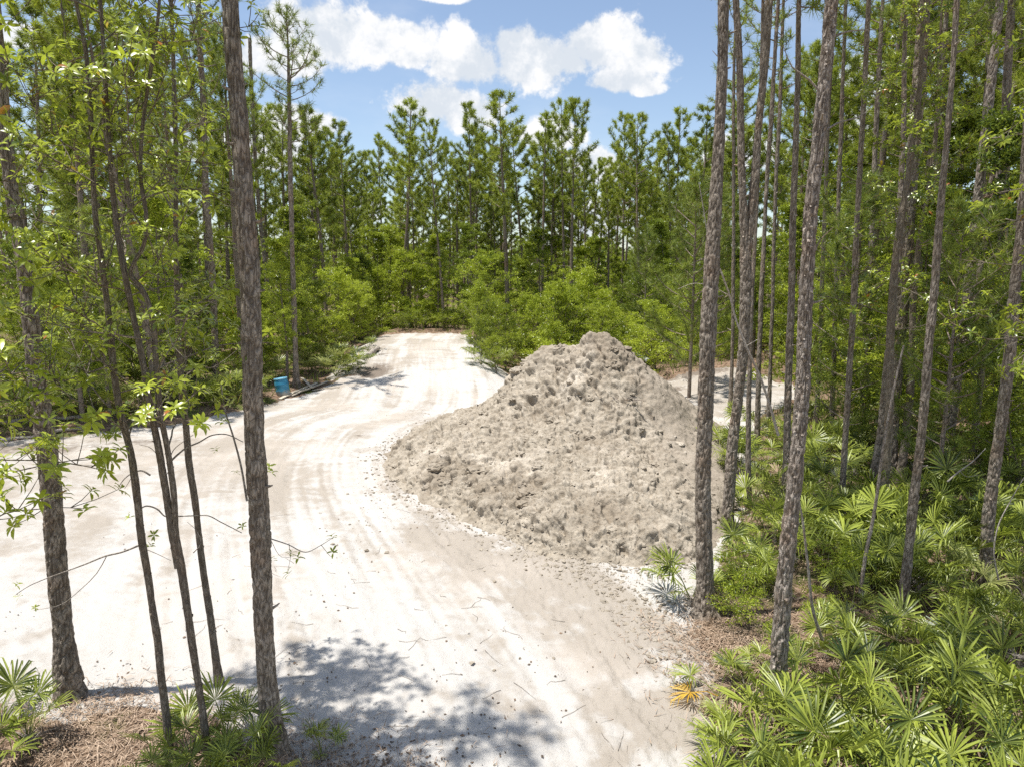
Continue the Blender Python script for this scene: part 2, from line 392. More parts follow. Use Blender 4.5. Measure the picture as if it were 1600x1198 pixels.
toneA = toneA+.75*band*sst(fbm(GX*1.2, GY*1.2, 3, 95), -.4, .2)
GZ = GZ+band*(.03*worley(GX*8, GY*8, 77)[0]*-1+.02+.015*perlin(GX*13, GY*13, 78))
soilA = np.zeros_like(GX)
for (cx, cy_, rx, ry, a) in [(8.6,32.2,2.4,.7,.9),(7.0,30.8,1.0,.5,.8),(-6.2,31,.9,1.7,1.0),(-8.0,33,.6,1.5,.5),(13,31,1.5,.5,.6),(-9.2,25.5,1.3,.35,.6),(-4.6,20.5,.3,.12,.8),(2.6,8.4,.5,1.6,.5),(-14,19,3,.8,.7),(-10.5,20,2.5,.6,.5)]:
    soilA += a*np.exp(-(((GX-cx)/rx)**2+((GY-cy_)/ry)**2))
soilA = np.clip(soilA+.25*fbm(GX*1.5, GY*1.5, 3, 91)*(soilA > .05), 0, 1.2)
GF = grid_faces(len(RR), len(TH))
fs = sandA[GF].mean(1) > .5
V = np.stack([GX, GY, GZ], 1)
for nm, sel in (('sand_clearing', fs), ('ground', ~fs)):
    f = GF[sel][:, ::-1]; used, inv = np.unique(f, return_inverse=True); f = inv.reshape(f.shape)
    mb = MB(); mb.add(V[used], f); me = mb.mesh(nm, [M['ground']], True)
    for an, arr in (('sand', sandA), ('tone', toneA), ('soil', soilA)):
        a = me.attributes.new(an, 'FLOAT', 'POINT'); a.data.foreach_set('value', arr[used].astype(np.float32))
    o = ob(nm, me); o['kind'] = 'structure'
    o['label'] = 'pale sandy clearing with a curving tyre-marked track' if nm == 'sand_clearing' else 'brown needle-littered forest floor around the sand clearing'
del V

# ------------------------------------------------------------------ spoil mound
FOOT = chaikin([(-3.5,17.3),(-2.5,15.0),(-1.5,13.7),(-.6,12.7),(.4,11.4),(1.3,11.2),(2.3,11.0),(3.4,11.3),(4.6,13.2),(5.8,17.0),(6.9,20.5),(6.6,24),(4,26.2),(0,25.2),(-2.4,22.2),(-3.6,19.4)], 2, True)
def mound_h(x, y):
    s = poly_sd(x, y, FOOT)+.25*fbm(x*1.1, y*1.1, 3, 101)
    apron = 1.02*(1-np.exp(-np.clip(s, 0, 9)/1.5))
    dr, al, _ = seg_dist(x, y, [(1.1,20.2),(2.0,19.8),(2.55,19.5)])
    top = 2.72+.42*sst(al, .5, 1.5)
    rr = dr*(1+.10*fbm(x*.6, y*.6, 2, 104))
    cone = top+.12-(.90+.24*sst(2.0-x, -.2, 1.2))*(np.sqrt(rr**2+.09)-.3)
    cone = cone+.10*np.sin(np.arctan2(x-2.2, y-19.6)*9+2*fbm(x*.5, y*.5, 2, 99))*sst(rr, .5, 2)*sst(x-2.2, -.5, 1.5)
    k = .14
    h = np.logaddexp(apron/k, (cone-.1)/k)*k - k*math.log(2)*0
    h = np.minimum(h, 9)*sst(s, -.05, .55)
    e = sst(s, .05, .7)
    flank = sst(x-2.6-(19.5-y)*.05, 0, 1.6)          # the right flank is smoother, slid soil; its shade is painted through this mask
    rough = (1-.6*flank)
    h = h+e*(.16*fbm(x*.8, y*.8, 3, 110)+rough*(.10*fbm(x*1.7, y*1.7, 2, 111)))
    return h, s, flank
th = np.arange(-.27, .42, .0011); rr = np.exp(np.arange(math.log(10.6), math.log(27.5), .0014))
TT, RRm = np.meshgrid(th, rr); PX = (RRm*np.sin(TT)).ravel(); PY = (RRm*np.cos(TT)).ravel()
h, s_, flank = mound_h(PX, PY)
gzv = ground_z(PX, PY)
Fm = grid_faces(len(rr), len(th)); keep = (s_ > -.1)[Fm].all(1); Fm = Fm[keep][:, ::-1]
PZ = gzv+h-.05*(1-sst(s_, -.08, .12))
# clods and hollows stand out along the surface normal, at several sizes
shp = TT.shape; G3 = np.stack([PX, PY, PZ], 1).reshape(*shp, 3)
nrm = np.cross(np.gradient(G3, axis=1), np.gradient(G3, axis=0)).reshape(-1, 3); nrm = unit(nrm) if 'unit' in globals() else nrm/np.linalg.norm(nrm, axis=1)[:, None]
nrm *= np.sign(nrm[:, 2:3]+1e-9)
e_ = sst(s_, .0, .45); rgh = 1-.55*flank; idx = np.where(s_ > -.1)[0]
X_, Y_, Z_ = PX[idx]*1.0, PY[idx]*1.0, PZ[idx]*1.25
wx = X_+.09*perlin(X_*3, Y_*3+Z_, 121); wy = Y_+.09*perlin(X_*3+Z_, Y_*3, 122); wz = Z_+.09*perlin(X_*3-Z_, Y_*3+Z_*2, 123)
dsp = np.zeros(len(idx))
for sc_, amp, sd_, tq in ((1.6,.13,1,.50),(3.6,.11,2,.56),(8.5,.065,3,.62),(19,.036,5,.66)):
    f1, idv = worley3(wx*sc_, wy*sc_, wz*sc_, sd_)
    clod = np.sqrt(np.clip(1-(f1/tq)**2, 0, 1))*np.clip(idv*1.7-.45, 0, 1)
    dsp += amp*clod*sst(fbm(X_*1.1+Z_*.5, Y_*1.1, 3, 140+sd_), -.40, .10)
dsp -= .14*np.clip(perlin(X_*4+Z_*2, Y_*4-Z_, 152)-.2, 0, 1)*1.6+.09*np.clip(perlin(X_*9+Z_*4, Y_*9-Z_*3, 153)-.15, 0, 1)+.012*perlin(X_*24+Z_*9, Y_*24+Z_*5, 154)
full = np.zeros(len(PX)); full[idx] = dsp; full *= e_*rgh
PX = PX+nrm[:, 0]*full; PY = PY+nrm[:, 1]*full; PZ = PZ+nrm[:, 2]*full
used, inv = np.unique(Fm, return_inverse=True); Fm = inv.reshape(Fm.shape)
m, t, p, o = newmat('mound_soil'); M['mound'] = m
tcn = t.n('ShaderNodeTexCoord'); P_ = tcn.outputs['Object']; flank_shade = t.n('ShaderNodeAttribute', attribute_name='flank').outputs['Fac']
nf = t.noise(P_, 5, 6, .65); nff = t.noise(P_, 38, 5, .7); nb = t.noise(P_, .8, 4, .6)
c = t.mix(t.ss(nf, .35, .68), (.295,.252,.197), (.45,.395,.32))
c = t.mix(t.ss(nb, .52, .72), c, (.54,.48,.40))
c = t.mix(t.m('MULTIPLY', t.ss(t.noise(P_, .45, 5, .65), .50, .64), .6), c, (.24,.195,.145))
c = t.mix(t.m('MULTIPLY', flank_shade, .75), c, (.30,.255,.205))  # right flank's shade put into the soil colour as a darker tan
c = t.mix(t.m('MULTIPLY', t.ss(nff, .55, .68), .65), c, (.15,.115,.08))
t.l(c, p.inputs['Base Color']); p.inputs['Roughness'].default_value = .95; p.inputs['Specular IOR Level'].default_value = .1
bump(t, p, t.m('ADD', t.m('MULTIPLY', nff, .7), nf), .8, .04)
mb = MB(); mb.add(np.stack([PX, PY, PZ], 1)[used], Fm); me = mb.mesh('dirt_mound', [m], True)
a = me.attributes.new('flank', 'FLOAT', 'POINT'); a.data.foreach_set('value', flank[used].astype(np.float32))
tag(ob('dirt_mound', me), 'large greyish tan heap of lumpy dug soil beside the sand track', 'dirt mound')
def mound_z(x, y):
    x = np.atleast_1d(np.asarray(x, float)); y = np.atleast_1d(np.asarray(y, float))
    h, s, _ = mound_h(x, y); return ground_z(x, y)+np.where(s > 0, h, 0)

# loose clods rolled off the mound foot and along the dozer line in front of it
ico = None
def rock_verts(n=1):
    import bmesh
    b = bmesh.new(); bmesh.ops.create_icosphere(b, subdivisions=n, radius=1)
    Vv = np.array([v.co for v in b.verts]); Ff = np.array([[v.index for v in f.verts] for f in b.faces]); b.free(); return Vv, Ff
RV, RF = rock_verts(1); RV2, RF2 = rock_verts(3)
mb = MB()
n = 9500; pts = []
line = [tuple(flat(760,835)), tuple(flat(850,885)), tuple(flat(930,930)), tuple(flat(990,985)), tuple(flat(1060,1060)), tuple(flat(1100,1150))]
FC = FOOT+[FOOT[0]]
for k in range(n):
    q = rng.random()
    if q < .40:
        i = rng.integers(len(FC)-1); u = rng.random(); x = FC[i][0]*(1-u)+FC[i+1][0]*u; y = FC[i][1]*(1-u)+FC[i+1][1]*u; sp = .28
    elif q < .68:
        i = rng.integers(len(line)-1); u = rng.random(); x = line[i][0]*(1-u)+line[i+1][0]*u; y = line[i][1]*(1-u)+line[i+1][1]*u; sp = .20; w__ = abs(rng.normal())*.5; x += w__*1.1; y += w__*.35
    elif q < .985:
        x = rng.uniform(-3.5, 6.5); y = rng.uniform(11, 24); sp = .2
    else:
        x = rng.uniform(-6, 4.5); y = rng.uniform(5, 24); sp = .3
        if rng.random() < .6: x = 1.5; y = 9; sp = .9
    pts.append((x+rng.normal()*sp, y+rng.normal()*sp))
pts = np.array(pts); pz = mound_z(pts[:, 0], pts[:, 1])
for (x, y), z in zip(pts, pz):
    s = .007+.034*rng.random()**5
    Rm = rand_dir(3); jit = 1+.28*rng.normal(size=(len(RV), 1))
    mb.add(RV*jit*np.array([1, 1, .65])*s*rng.uniform(.7, 1.3, 3)+[x, y, z+s*.25], RF)
for k in range(230):
    x = rng.uniform(-3, 6.2); y = rng.uniform(11.2, 21); hh_, ss_, fk_ = mound_h(np.array([x]), np.array([y]))
    if ss_[0] < .1 or rng.random() < fk_[0]*.7: continue
    z = float(mound_z(x, y)[0]); s = rng.uniform(.04, .11)*(1 if rng.random() < .85 else 1.7); jit = 1+.22*rng.normal(size=(len(RV2), 1))*.6+.18*perlin(RV2[:, :1]*2+k, RV2[:, 1:2]*2+RV2[:, 2:], k)
    mb.add(RV2*jit*np.array([1.1, 1, .6])*s*rng.uniform(.7, 1.3, 3)+[x, y, z+s*.12], RF2)
tag(ob('soil_clods', mb.mesh('soil_clods', [M['mound']], False)), 'small loose clods of dug soil scattered round the mound foot', 'soil clods', kind='stuff')

# ------------------------------------------------------------------ trunks
def trunk_mesh(name, P, rad, mat, base, step=.03, seg=36, bark=1.0, flakes=0, plate=(.048,.21), seed=0):
    """P: (n,3) world points from base upward, rad: radii. The bark plates are real relief."""
    L = np.linalg.norm(np.diff(P, axis=0), axis=1).sum(); n = max(8, int(L/step))
    Q = spline(np.column_stack([P, rad]), n); C = Q[:, :3]; r = np.maximum(Q[:, 3], .006)
    zl = np.linspace(0, L, n)
    C = C+np.stack([.012*perlin(zl*.7, zl*0+seed+.5, 3), .012*perlin(zl*.7, zl*0+seed+.5, 4), 0*zl], 1)*min(1, rad[0]/.08)
    T_, A, B = frames(C); thv = np.arange(seg)*2*math.pi/seg
    TH_, Z_ = np.meshgrid(thv/(2*math.pi), zl)
    per = max(4, int(round(2*math.pi*rad[0]/plate[0])))
    wz = Z_/plate[1]+.25*perlin(TH_*per, Z_*6, seed); wx = TH_*per+.0*Z_
    f1, f2, idv = worley(wx+.20*perlin(Z_*3.3, TH_*3, seed+4), wz, seed+11, per)
    edge = 1-sst(f2-f1, .02, .26)
    rr = r[:, None]*(1+.05*perlin(TH_*0+.4, Z_*3, seed+2)+.04*np.cos(2*math.pi*TH_*2+Z_*1.5))
    am = np.clip(r[:, None]*.13, .002, .018)*bark
    disp = -edge*am*1.2+(idv-.5)*am*.9+perlin(TH_*per*2, Z_*25, seed+8)*am*.35
    rr = rr+disp
    flare = np.exp(-zl/.22)*(.30+.22*0)
    rr = rr*(1+flare[:, None]*(1+.5*np.cos(2*math.pi*TH_*5+seed)))
    Vv = C[:, None]+rr[..., None]*(np.cos(thv)[None, :, None]*A[:, None]+np.sin(thv)[None, :, None]*B[:, None])
    mb = MB(); mb.add(Vv.reshape(-1, 3)-base, grid_faces(n, seg, True), 0, (edge*.75).ravel())
    if bark >= 1 and rad[0] > .06:
        for q in range(9):
            i = int(n*(.12+.75*rng.random())); a = rng.random()*6.28; o__ = A[i]*math.cos(a)+B[i]*math.sin(a); L__ = rng.uniform(.02, .09)*(3 if rng.random() < .15 else 1); p0 = C[i]+o__*r[i]*.9-base
            tube(mb, np.array([p0, p0+o__*(r[i]*.2+L__*.5)+[0, 0, L__*.15], p0+o__*(r[i]*.2+L__)+[0, 0, L__*.35]]), np.array([.018, .012, .007]), 6, 0)
    if flakes:
        k = rng.integers(2, n-2, flakes); j = rng.integers(0, seg, flakes)
        pos = Vv[k, j]; nrm = unit(pos-C[k]); tan = np.cross(nrm, T_[k])
        s = rng.uniform(.006, .020, flakes)[:, None]; lift = rng.uniform(.1, 1.0, flakes)[:, None]
        a = pos-tan*s*.9; b = pos+tan*s*.9; cc = pos+tan*s*.6-T_[k]*s*1.3*np.sign(rng.normal(size=(flakes,1)))+nrm*s*lift; dd = cc-tan*s*1.3
        Vf = np.stack([a, b, cc, dd], 1).reshape(-1, 3)-base; mb.add(Vf, np.arange(flakes*4).reshape(-1, 4), 0, np.zeros(flakes*4)-0)
    return mb.mesh(name, [mat], True, 'fis'), C, r

def px_points(pl, y0=None):
    """photo outline points (px, py, width) listed from the base upward -> world points in the plane the trunk stands in"""
    b = at(pl[0][0], pl[0][1]); Y = b[1]; P = []; rad = []
    for (px, py, wd) in pl:
        d = ray(px, py); tt = Y/d[1]; p_ = np.array([d[0]*tt, Y, CAMH+d[2]*tt]); P.append(p_); rad.append(.92*wd/2*depth_at(p_)/F)
    P[0][2] = b[2]-.08
    return np.array(P), np.array(rad), b
def extend(P, rad, H, lean=(0, 0), taper=.05):
    top = P[-1].copy(); d = P[-1]-P[-2]; d = d/np.linalg.norm(d); d = d*.5+np.array([lean[0], lean[1], .5]); d /= np.linalg.norm(d)
    hh = H-top[2]
    if hh < .5: return P, rad
    k = max(2, int(hh/1.5)); add = []; ra = []
    for i in range(1, k+1):
        f = i/k; add.append(top+d*hh*f); ra.append(max(.012, rad[-1]*(1-f)+.015*f))
    return np.vstack([P, add]), np.concatenate([rad, ra])

# ------------------------------------------------------------------ pine crowns
def tufts(mb, pos, dirs, n_needle, length, width, mat=1, r=rng, spread=.8):
    K = len(pos); D = unit(dirs)
    c = np.repeat(pos, n_needle, 0); dd = np.repeat(D, n_needle, 0)
    along = r.uniform(-.55, .35, (len(c), 1))*length*.8
    nd = unit(dd*r.uniform(.25, 1.1, (len(c), 1))+rand_dir(len(c), r)*spread)
    base = c+dd*along; Ln = length*r.uniform(.7, 1.15, (len(c), 1)); side = unit(np.cross(nd, rand_dir(len(c), r)))*width/2
    tip = base+nd*Ln; tip[:, 2] -= Ln[:, 0]*.08
    Vv = np.stack([base-side, base+side, tip], 1).reshape(-1, 3); mb.add(Vv, np.arange(len(c)*3).reshape(-1, 3), mat)
def pine_crown(axis, z0, z1, rmax, nb, n_needle, nl, nw, r, dens=1.0, mats=None, dead=6, low_z=None):
    """axis(z)->xy of the stem; returns a mesh of branches with needle tufts"""
    mb = MB(); tp = []; td = []
    for k in range(nb):
        t_ = (k+.5*r.random())/nb; z = z0+(z1-z0)*t_**.85; a = k*2.399+r.normal()*.4
        prof = (min(1, .55+t_*1.3))*(1-t_**3)**.85*.92+.12
        L = rmax*prof*(r.uniform(.35, 1.15) if r.random() < .8 else r.uniform(1.0, 1.3))
        e0 = R(r.uniform(0, 18)+32*t_); e1 = R(r.uniform(28, 55)+20*t_)
        p = np.array([*axis(z), z]); P = [p]; seg = 5; ca, sa = math.cos(a), math.sin(a); bend = r.normal()*.25
        for i in range(seg):
            e = e0+(e1-e0)*i/(seg-1); aa = a+bend*i/seg; p = p+np.array([math.cos(aa)*math.cos(e), math.sin(aa)*math.cos(e), math.sin(e)])*L/seg; P.append(p)
        P = np.array(P); rb = max(.010, .009+.012*L*.8)
        tube(mb, P, np.linspace(rb, .006, len(P)), 4, 0, False)
        ns = max(2, int((3+L*3.2)*dens))
        for i in range(ns):
            f = 1-(i/ns)**1.2*.72; ii = f*seg; i0 = min(int(ii), seg-1); q = P[i0]+(P[i0+1]-P[i0])*(ii-i0)
            dirb = unit(P[i0+1]-P[i0]); sd = unit(dirb*.7+rand_dir(1, r)[0]*np.array([.9, .9, .5])+[0, 0, .35]); sl = r.uniform(.12, .34)*(.5+.5*min(1, L))*(1 if i else .3)
            e_ = q+sd*sl
            if sl > .12: tube(mb, np.array([q, q+sd*sl*.5+[0, 0, -.01], e_]), np.array([.008, .006, .004]), 3, 0, False)
            tp.append(e_); td.append(unit(sd+[0, 0, .5]))
            if r.random() < .45: tp.append(q+sd*sl*.45); td.append(unit(sd+rand_dir(1, r)[0]*.5))
    tp.append(np.array([*axis(z1), z1])); td.append(np.array([0, 0, 1.0]))
    tufts(mb, np.array(tp), np.array(td), n_needle, nl, nw, 1, r)
    lo = low_z if low_z is not None else z0*.45
    for k in range(dead):                       # dead snags under the live crown
        z = r.uniform(lo, z0); a = r.random()*6.28; L = r.uniform(.3, 1.5); e = R(r.uniform(-5, 35))
        p = np.array([*axis(z), z]); q = p+np.array([math.cos(a)*math.cos(e), math.sin(a)*math.cos(e), math.sin(e)])*L
        tube(mb, np.array([p, (p+q)/2+rand_dir(1, r)[0]*.06*L, q]), np.array([.016, .010, .004]), 4, 0, False)
    return mb.mesh('crown', mats or [M['bark_far'], M['needle']], False)

PINES = []                                       # (trunk mesh, crown mesh), 18 m tall
for k in range(7):
    r = np.random.default_rng(100+k); H = 18; b1, b2 = r.normal(size=2)*.25; ph = r.random(2)*6
    ax = lambda z, b1=b1, b2=b2, ph=ph: (b1*math.sin(z/H*3+ph[0])-b1*math.sin(ph[0]), b2*math.sin(z/H*3+ph[1])-b2*math.sin(ph[1]))
    zz = np.linspace(0, H, 12); P = np.array([[*ax(z), z] for z in zz]); rad = .145*(1-zz/H)**.8+.012; rad[0] *= 1.15
    mb = MB(); Q = spline(np.column_stack([P, rad]), 26); tube(mb, Q[:, :3], Q[:, 3], 8, 0, False)
    tm = mb.mesh('trunk', [M['bark_far']], True)
    cs = [.48,.40,.56,.44,.62,.36,.52][k]
    cm = pine_crown(ax, H*cs, H*.985, [2.5,2.2,2.1,2.7,1.9,2.3,2.4][k], [34,40,30,38,26,42,32][k], 22, .32, .032, r, 1.5, dead=14)
    PINES.append((tm, cm))

# ------------------------------------------------------------------ broadleaf masses
def leaf_quads(mb, pos, size, r, up=.6, mat=1, asp=.42):
    n = len(pos); nrm = unit(rand_dir(n, r)+np.array([0, 0, up])); ax_ = unit(np.cross(nrm, rand_dir(n, r))); sd = np.cross(nrm, ax_)
    s = size*r.uniform(.6, 1.2, (n, 1)); fold = nrm*s*.12
    a = pos-ax_*s*.5; b = pos+sd*s*asp*.5+fold; c = pos+ax_*s*.5-nrm*s*.15; d_ = pos-sd*s*asp*.5+fold
    mb.add(np.stack([a, b, c, d_], 1).reshape(-1, 3), np.arange(n*4).reshape(-1, 4), mat)
def broad(H, Rx, z0, nclus, nleaf, leaf, r, stems=1, mat='under', crad=.30, shape=1.0, flat_=.6, vol=.35):
    """returns (stem mesh, foliage mesh) of a broadleaf tree or shrub: limbs reach every leaf cluster"""
    st = MB(); fo = MB(); cen = []
    stemP = []
    for s in range(stems):
        a = r.random()*6.28; tx = Rx*.35*(stems > 1)*math.cos(a); ty = Rx*.35*(stems > 1)*math.sin(a)
        P = np.array([[0, 0, -.1], [tx*.3+r.normal()*.05, ty*.3+r.normal()*.05, H*.3], [tx*.7+r.normal()*.12, ty*.7+r.normal()*.12, H*.62], [tx+r.normal()*.15, ty+r.normal()*.15, H*.93]])
        Q = spline(P, 12); stemP.append(Q); r0 = .012*H/(stems**.5)+.008; tube(st, Q, np.linspace(r0, .006, 12), 6, 0, False)
    nb = max(6, nclus//9)
    k = 0
    for b in range(nb):
        S = stemP[b % stems]; t_ = (b+r.random())/nb; z = z0+(H-z0)*t_*.95
        i = int(np.clip(np.searchsorted(S[:, 2], z), 1, len(S)-1)); p = S[i]
        a = b*2.399+r.normal()*.5; prof = (math.sin(math.pi*min(1, (.12+.88*t_)**.75))**.6*.85+.18)*shape
        L = Rx*prof*r.uniform(.4, 1.25); e = R(r.uniform(5, 70))
        q = p+np.array([math.cos(a)*L, math.sin(a)*L, math.sin(e)*L*.9]); mid = (p+q)/2+[0, 0, .08*L]
        tube(st, np.array([p, mid, q]), np.array([.006+.006*L, .005+.004*L, .003]), 4, 0, False)
        for j in range(9):
            f = r.random()**.6; c_ = (p*(1-f)**2+2*mid*f*(1-f)+q*f*f)+r.normal(size=3)*np.array([.30, .30, .2])*min(1, .35+.35*L)
            cen.append(c_)
    for _ in range(int(nclus*.12)): cen.append(stemP[r.integers(stems)][-1]+r.normal(size=3)*[.25, .25, .3])
    cen = np.array(cen); cnt = np.maximum(2, (nleaf/len(cen)*r.uniform(.4, 1.7, len(cen))).astype(int)); c = np.repeat(cen, cnt, 0)
    d_ = rand_dir(len(c), r)*(r.random((len(c), 1))**.5)*crad*r.uniform(.6, 1.3, (len(c), 1)); d_[:, 2] *= flat_
    leaf_quads(fo, c+d_, leaf, r)
    return st.mesh('stem', [M['bark_smooth']], True), fo.mesh('foliage', [M[mat], M[mat]], False)
BT = [broad(9.5, 1.9, 1.6, 260, 9500, .145, np.random.default_rng(200+k), 1, ['under','under2','under3','under2','under2'][k], .30) for k in range(5)]     # trees
BS = [broad(4.2, 1.6, .3, 190, 6500, .115, np.random.default_rng(220+k), 3, ['under2','under','under2','under3','under'][k], .24) for k in range(5)]        # tall shrubs
BL = [broad(1.35, 1.0, .08, 80, 2600, .075, np.random.default_rng(240+k), 4, ['under2','under','under','under2'][k], .22) for k in range(4)]                 # low shrubs

def dup(name, tm, cm, loc, label, cat, group, rz, sc, names, sxy=1.0):
    t_ = thing(name, loc, label, cat, group, rz, sc); t_.scale = (sc*sxy, sc*sxy, sc)
    if name == 'pine_tree': t_.rotation_euler = (float(rng.normal())*.022, float(rng.normal())*.022, rz)
    ob(names[0], tm, t_); ob(names[1], cm, t_); return t_

# ------------------------------------------------------------------ saw palmettos
def frond_mesh(e, r, petiole=.55, L=.46, nb=21, mat='palm', droop=.22, stiff=1.0, axis_drop=25):
    mb = MB(); e_ = R(e)
    hub = np.array([0, math.cos(e_), math.sin(e_)])*petiole; hub[2] -= .03
    mid = hub*.5+np.array([0, -.03, .04])
    tube(mb, np.array([[0, 0, 0], mid, hub]), np.array([.009, .007, .006]), 4, 0, False)
    f = e_-R(axis_drop); fw = np.array([0, math.cos(f), math.sin(f)]); sd = np.array([1.0, 0, 0]); nm = np.cross(sd, fw)
    tiltn = r.normal()*.15
    Vv = []; Fc = []
    for k in range(nb):
        a = R(-118+236*k/(nb-1)+r.normal()*3.5); ln = L*(1-.28*abs(a)/R(122))*r.uniform(.86, 1.06)
        d_ = fw*math.cos(a)+sd*math.sin(a)+nm*(.30*abs(math.sin(a))+tiltn*math.sin(a)+r.normal()*.07)
        d_ = d_/np.linalg.norm(d_); w_ = .0128*L/.46; s = np.cross(d_, nm); s /= np.linalg.norm(s)
        base = hub; m1 = hub+d_*ln*.45+nm*.004; m2 = hub+d_*ln*.78-np.array([0, 0, 1])*ln*droop*.16
        tip = hub+d_*ln-np.array([0, 0, 1])*ln*droop*r.uniform(.2, 2.6)
        i = len(Vv); Vv += [base, m1-s*w_+nm*w_*.5, m1, m1+s*w_+nm*w_*.5, m2-s*w_*.7+nm*w_*.3, m2, m2+s*w_*.7+nm*w_*.3, tip]
        Fc += [(i, i+2, i+1), (i, i+3, i+2), (i+4, i+1, i+2), (i+4, i+2, i+5), (i+5, i+2, i+3), (i+5, i+3, i+6), (i+7, i+4, i+5), (i+7, i+5, i+6)]
    mb.add(np.array(Vv), np.array(Fc), 0)
    return mb.mesh('frond', [M[mat]], False)
FR = {}
for mt in ('palm', 'palm_pale', 'palm_yellow', 'palm_dead'):
    FR[mt] = [frond_mesh(e, np.random.default_rng(300+i), [.5,.62,.7,.45,.6,.75][i], [.44,.5,.47,.4,.52,.46][i], [25,27,24,22,26,28][i], mt) for i, e in enumerate([34, 48, 62, 22, 55, 74])]
def palm_stem():
    mb = MB(); r = np.random.default_rng(5); P = np.array([[0, 0, -.1], [.02, 0, .05], [.03, .02, .18]]); tube(mb, P, np.array([.08, .075, .05]), 8)
    for k in range(26):
        a = r.random()*6.28; z = r.uniform(0, .2); p = np.array([.06*math.cos(a), .06*math.sin(a), z]); q = p+np.array([math.cos(a), math.sin(a), r.uniform(.2, 1)])*.12
        tube(mb, np.array([p, (p+q)/2, q]), np.array([.012, .01, .003]), 3, 0, False)
    return mb.mesh('stem', [M['twig']], False)
PSTEM = palm_stem()
PMERGE = {}
def merged_palm(mt, seed):
    key = (mt, seed)
    if key in PMERGE: return PMERGE[key]
    r = np.random.default_rng(400+seed); mb = MB()
    for k in range(11):
        me = FR[mt][r.integers(6)]; n = len(me.vertices); co = np.empty(n*3); me.vertices.foreach_get('co', co); co = co.reshape(-1, 3)
        lp = np.empty(len(me.loops), int); me.loops.foreach_get('vertex_index', lp); tot = np.empty(len(me.polygons), int); me.polygons.foreach_get('loop_total', tot)
        a = k*2.399+r.normal()*.3; c, s = math.cos(a), math.sin(a); sc = r.uniform(.8, 1.15); co = co*sc; co = np.stack([co[:, 0]*c-co[:, 1]*s, co[:, 0]*s+co[:, 1]*c, co[:, 2]], 1)
        st = np.concatenate([[0], np.cumsum(tot)[:-1]])
        for q in (3, 4):
            sel = np.where(tot == q)[0]
            if len(sel): mb.add(co, np.stack([lp[st[sel]+j] for j in range(q)], 1))
    PMERGE[key] = mb.mesh('fronds', [M[mt]], False); return PMERGE[key]
PALMS = []
def palmetto(x, y, sc=1.0, mt='palm', n=11, detail=True, dead=1, dz=0.0, r=rng, tall=0):
    o_ = thing('saw_palmetto', (x, y, gz(x, y)+dz), 'green saw palmetto', 'palmetto', 'saw palmettos', r.random()*6.28, sc)
    PALMS.append((o_, mt))
    if not detail:
        ob('fronds', merged_palm(mt, int(r.integers(4))), o_); return o_
    ob('stem', PSTEM, o_)
    for k in range(n):
        if tall: v = [2, 5, 1, 4, 2, 5][int(r.integers(6))]
        else: v = int(r.integers(6))
        q = mt
        if k < dead: q = 'palm_dead'; v = 3
        f = ob('frond', FR[q][v], o_); f.rotation_euler = (r.normal()*.26, r.normal()*.28, k*2.399+r.normal()*.5); f.scale = (r.uniform(.7, 1.25),)*3; f.location = (0, 0, .08)
        if q == 'palm_dead' and mt != q: f['label'] = 'dry brown hanging frond'
    return o_

# ------------------------------------------------------------------ near broadleaf rosettes (bay trees)
def rosette(mb, pos, d0, r, nl=9, L=.10, mat=1):
    d0 = d0/np.linalg.norm(d0); a0 = unit(np.cross(d0, rand_dir(1, r)[0])); b0 = np.cross(d0, a0)
    for k in range(nl):
        a = k*2.399+r.normal()*.2; out = a0*math.cos(a)+b0*math.sin(a); up = r.uniform(.0, .75)-(k/nl)*.35
        dr_ = unit(out+d0*up); s = unit(np.cross(dr_, d0)); n_ = np.cross(s, dr_); ln = L*r.uniform(.7, 1.15); w_ = ln*.15
        p0 = pos-d0*.02*k/nl*2; m1 = p0+dr_*ln*.38; m2 = p0+dr_*ln*.75-n_*ln*.05; tip = p0+dr_*ln-n_*ln*.14-np.array([0, 0, ln*.06])
        mb.add(np.array([p0, m1+s*w_+n_*w_*.35, m2+s*w_*.85+n_*w_*.3, tip, m2-s*w_*.85+n_*w_*.3, m1-s*w_+n_*w_*.35, m1, m2]),
               np.array([(0, 6, 1, 1), (0, 5, 6, 6), (1, 6, 7, 2), (6, 5, 4, 7), (2, 7, 3, 3), (7, 4, 3, 3)])[:, :3] if False else np.array([(0, 5, 6, 1), (1, 6, 7, 2), (6, 5, 4, 7), (2, 7, 4, 3)]), mat)
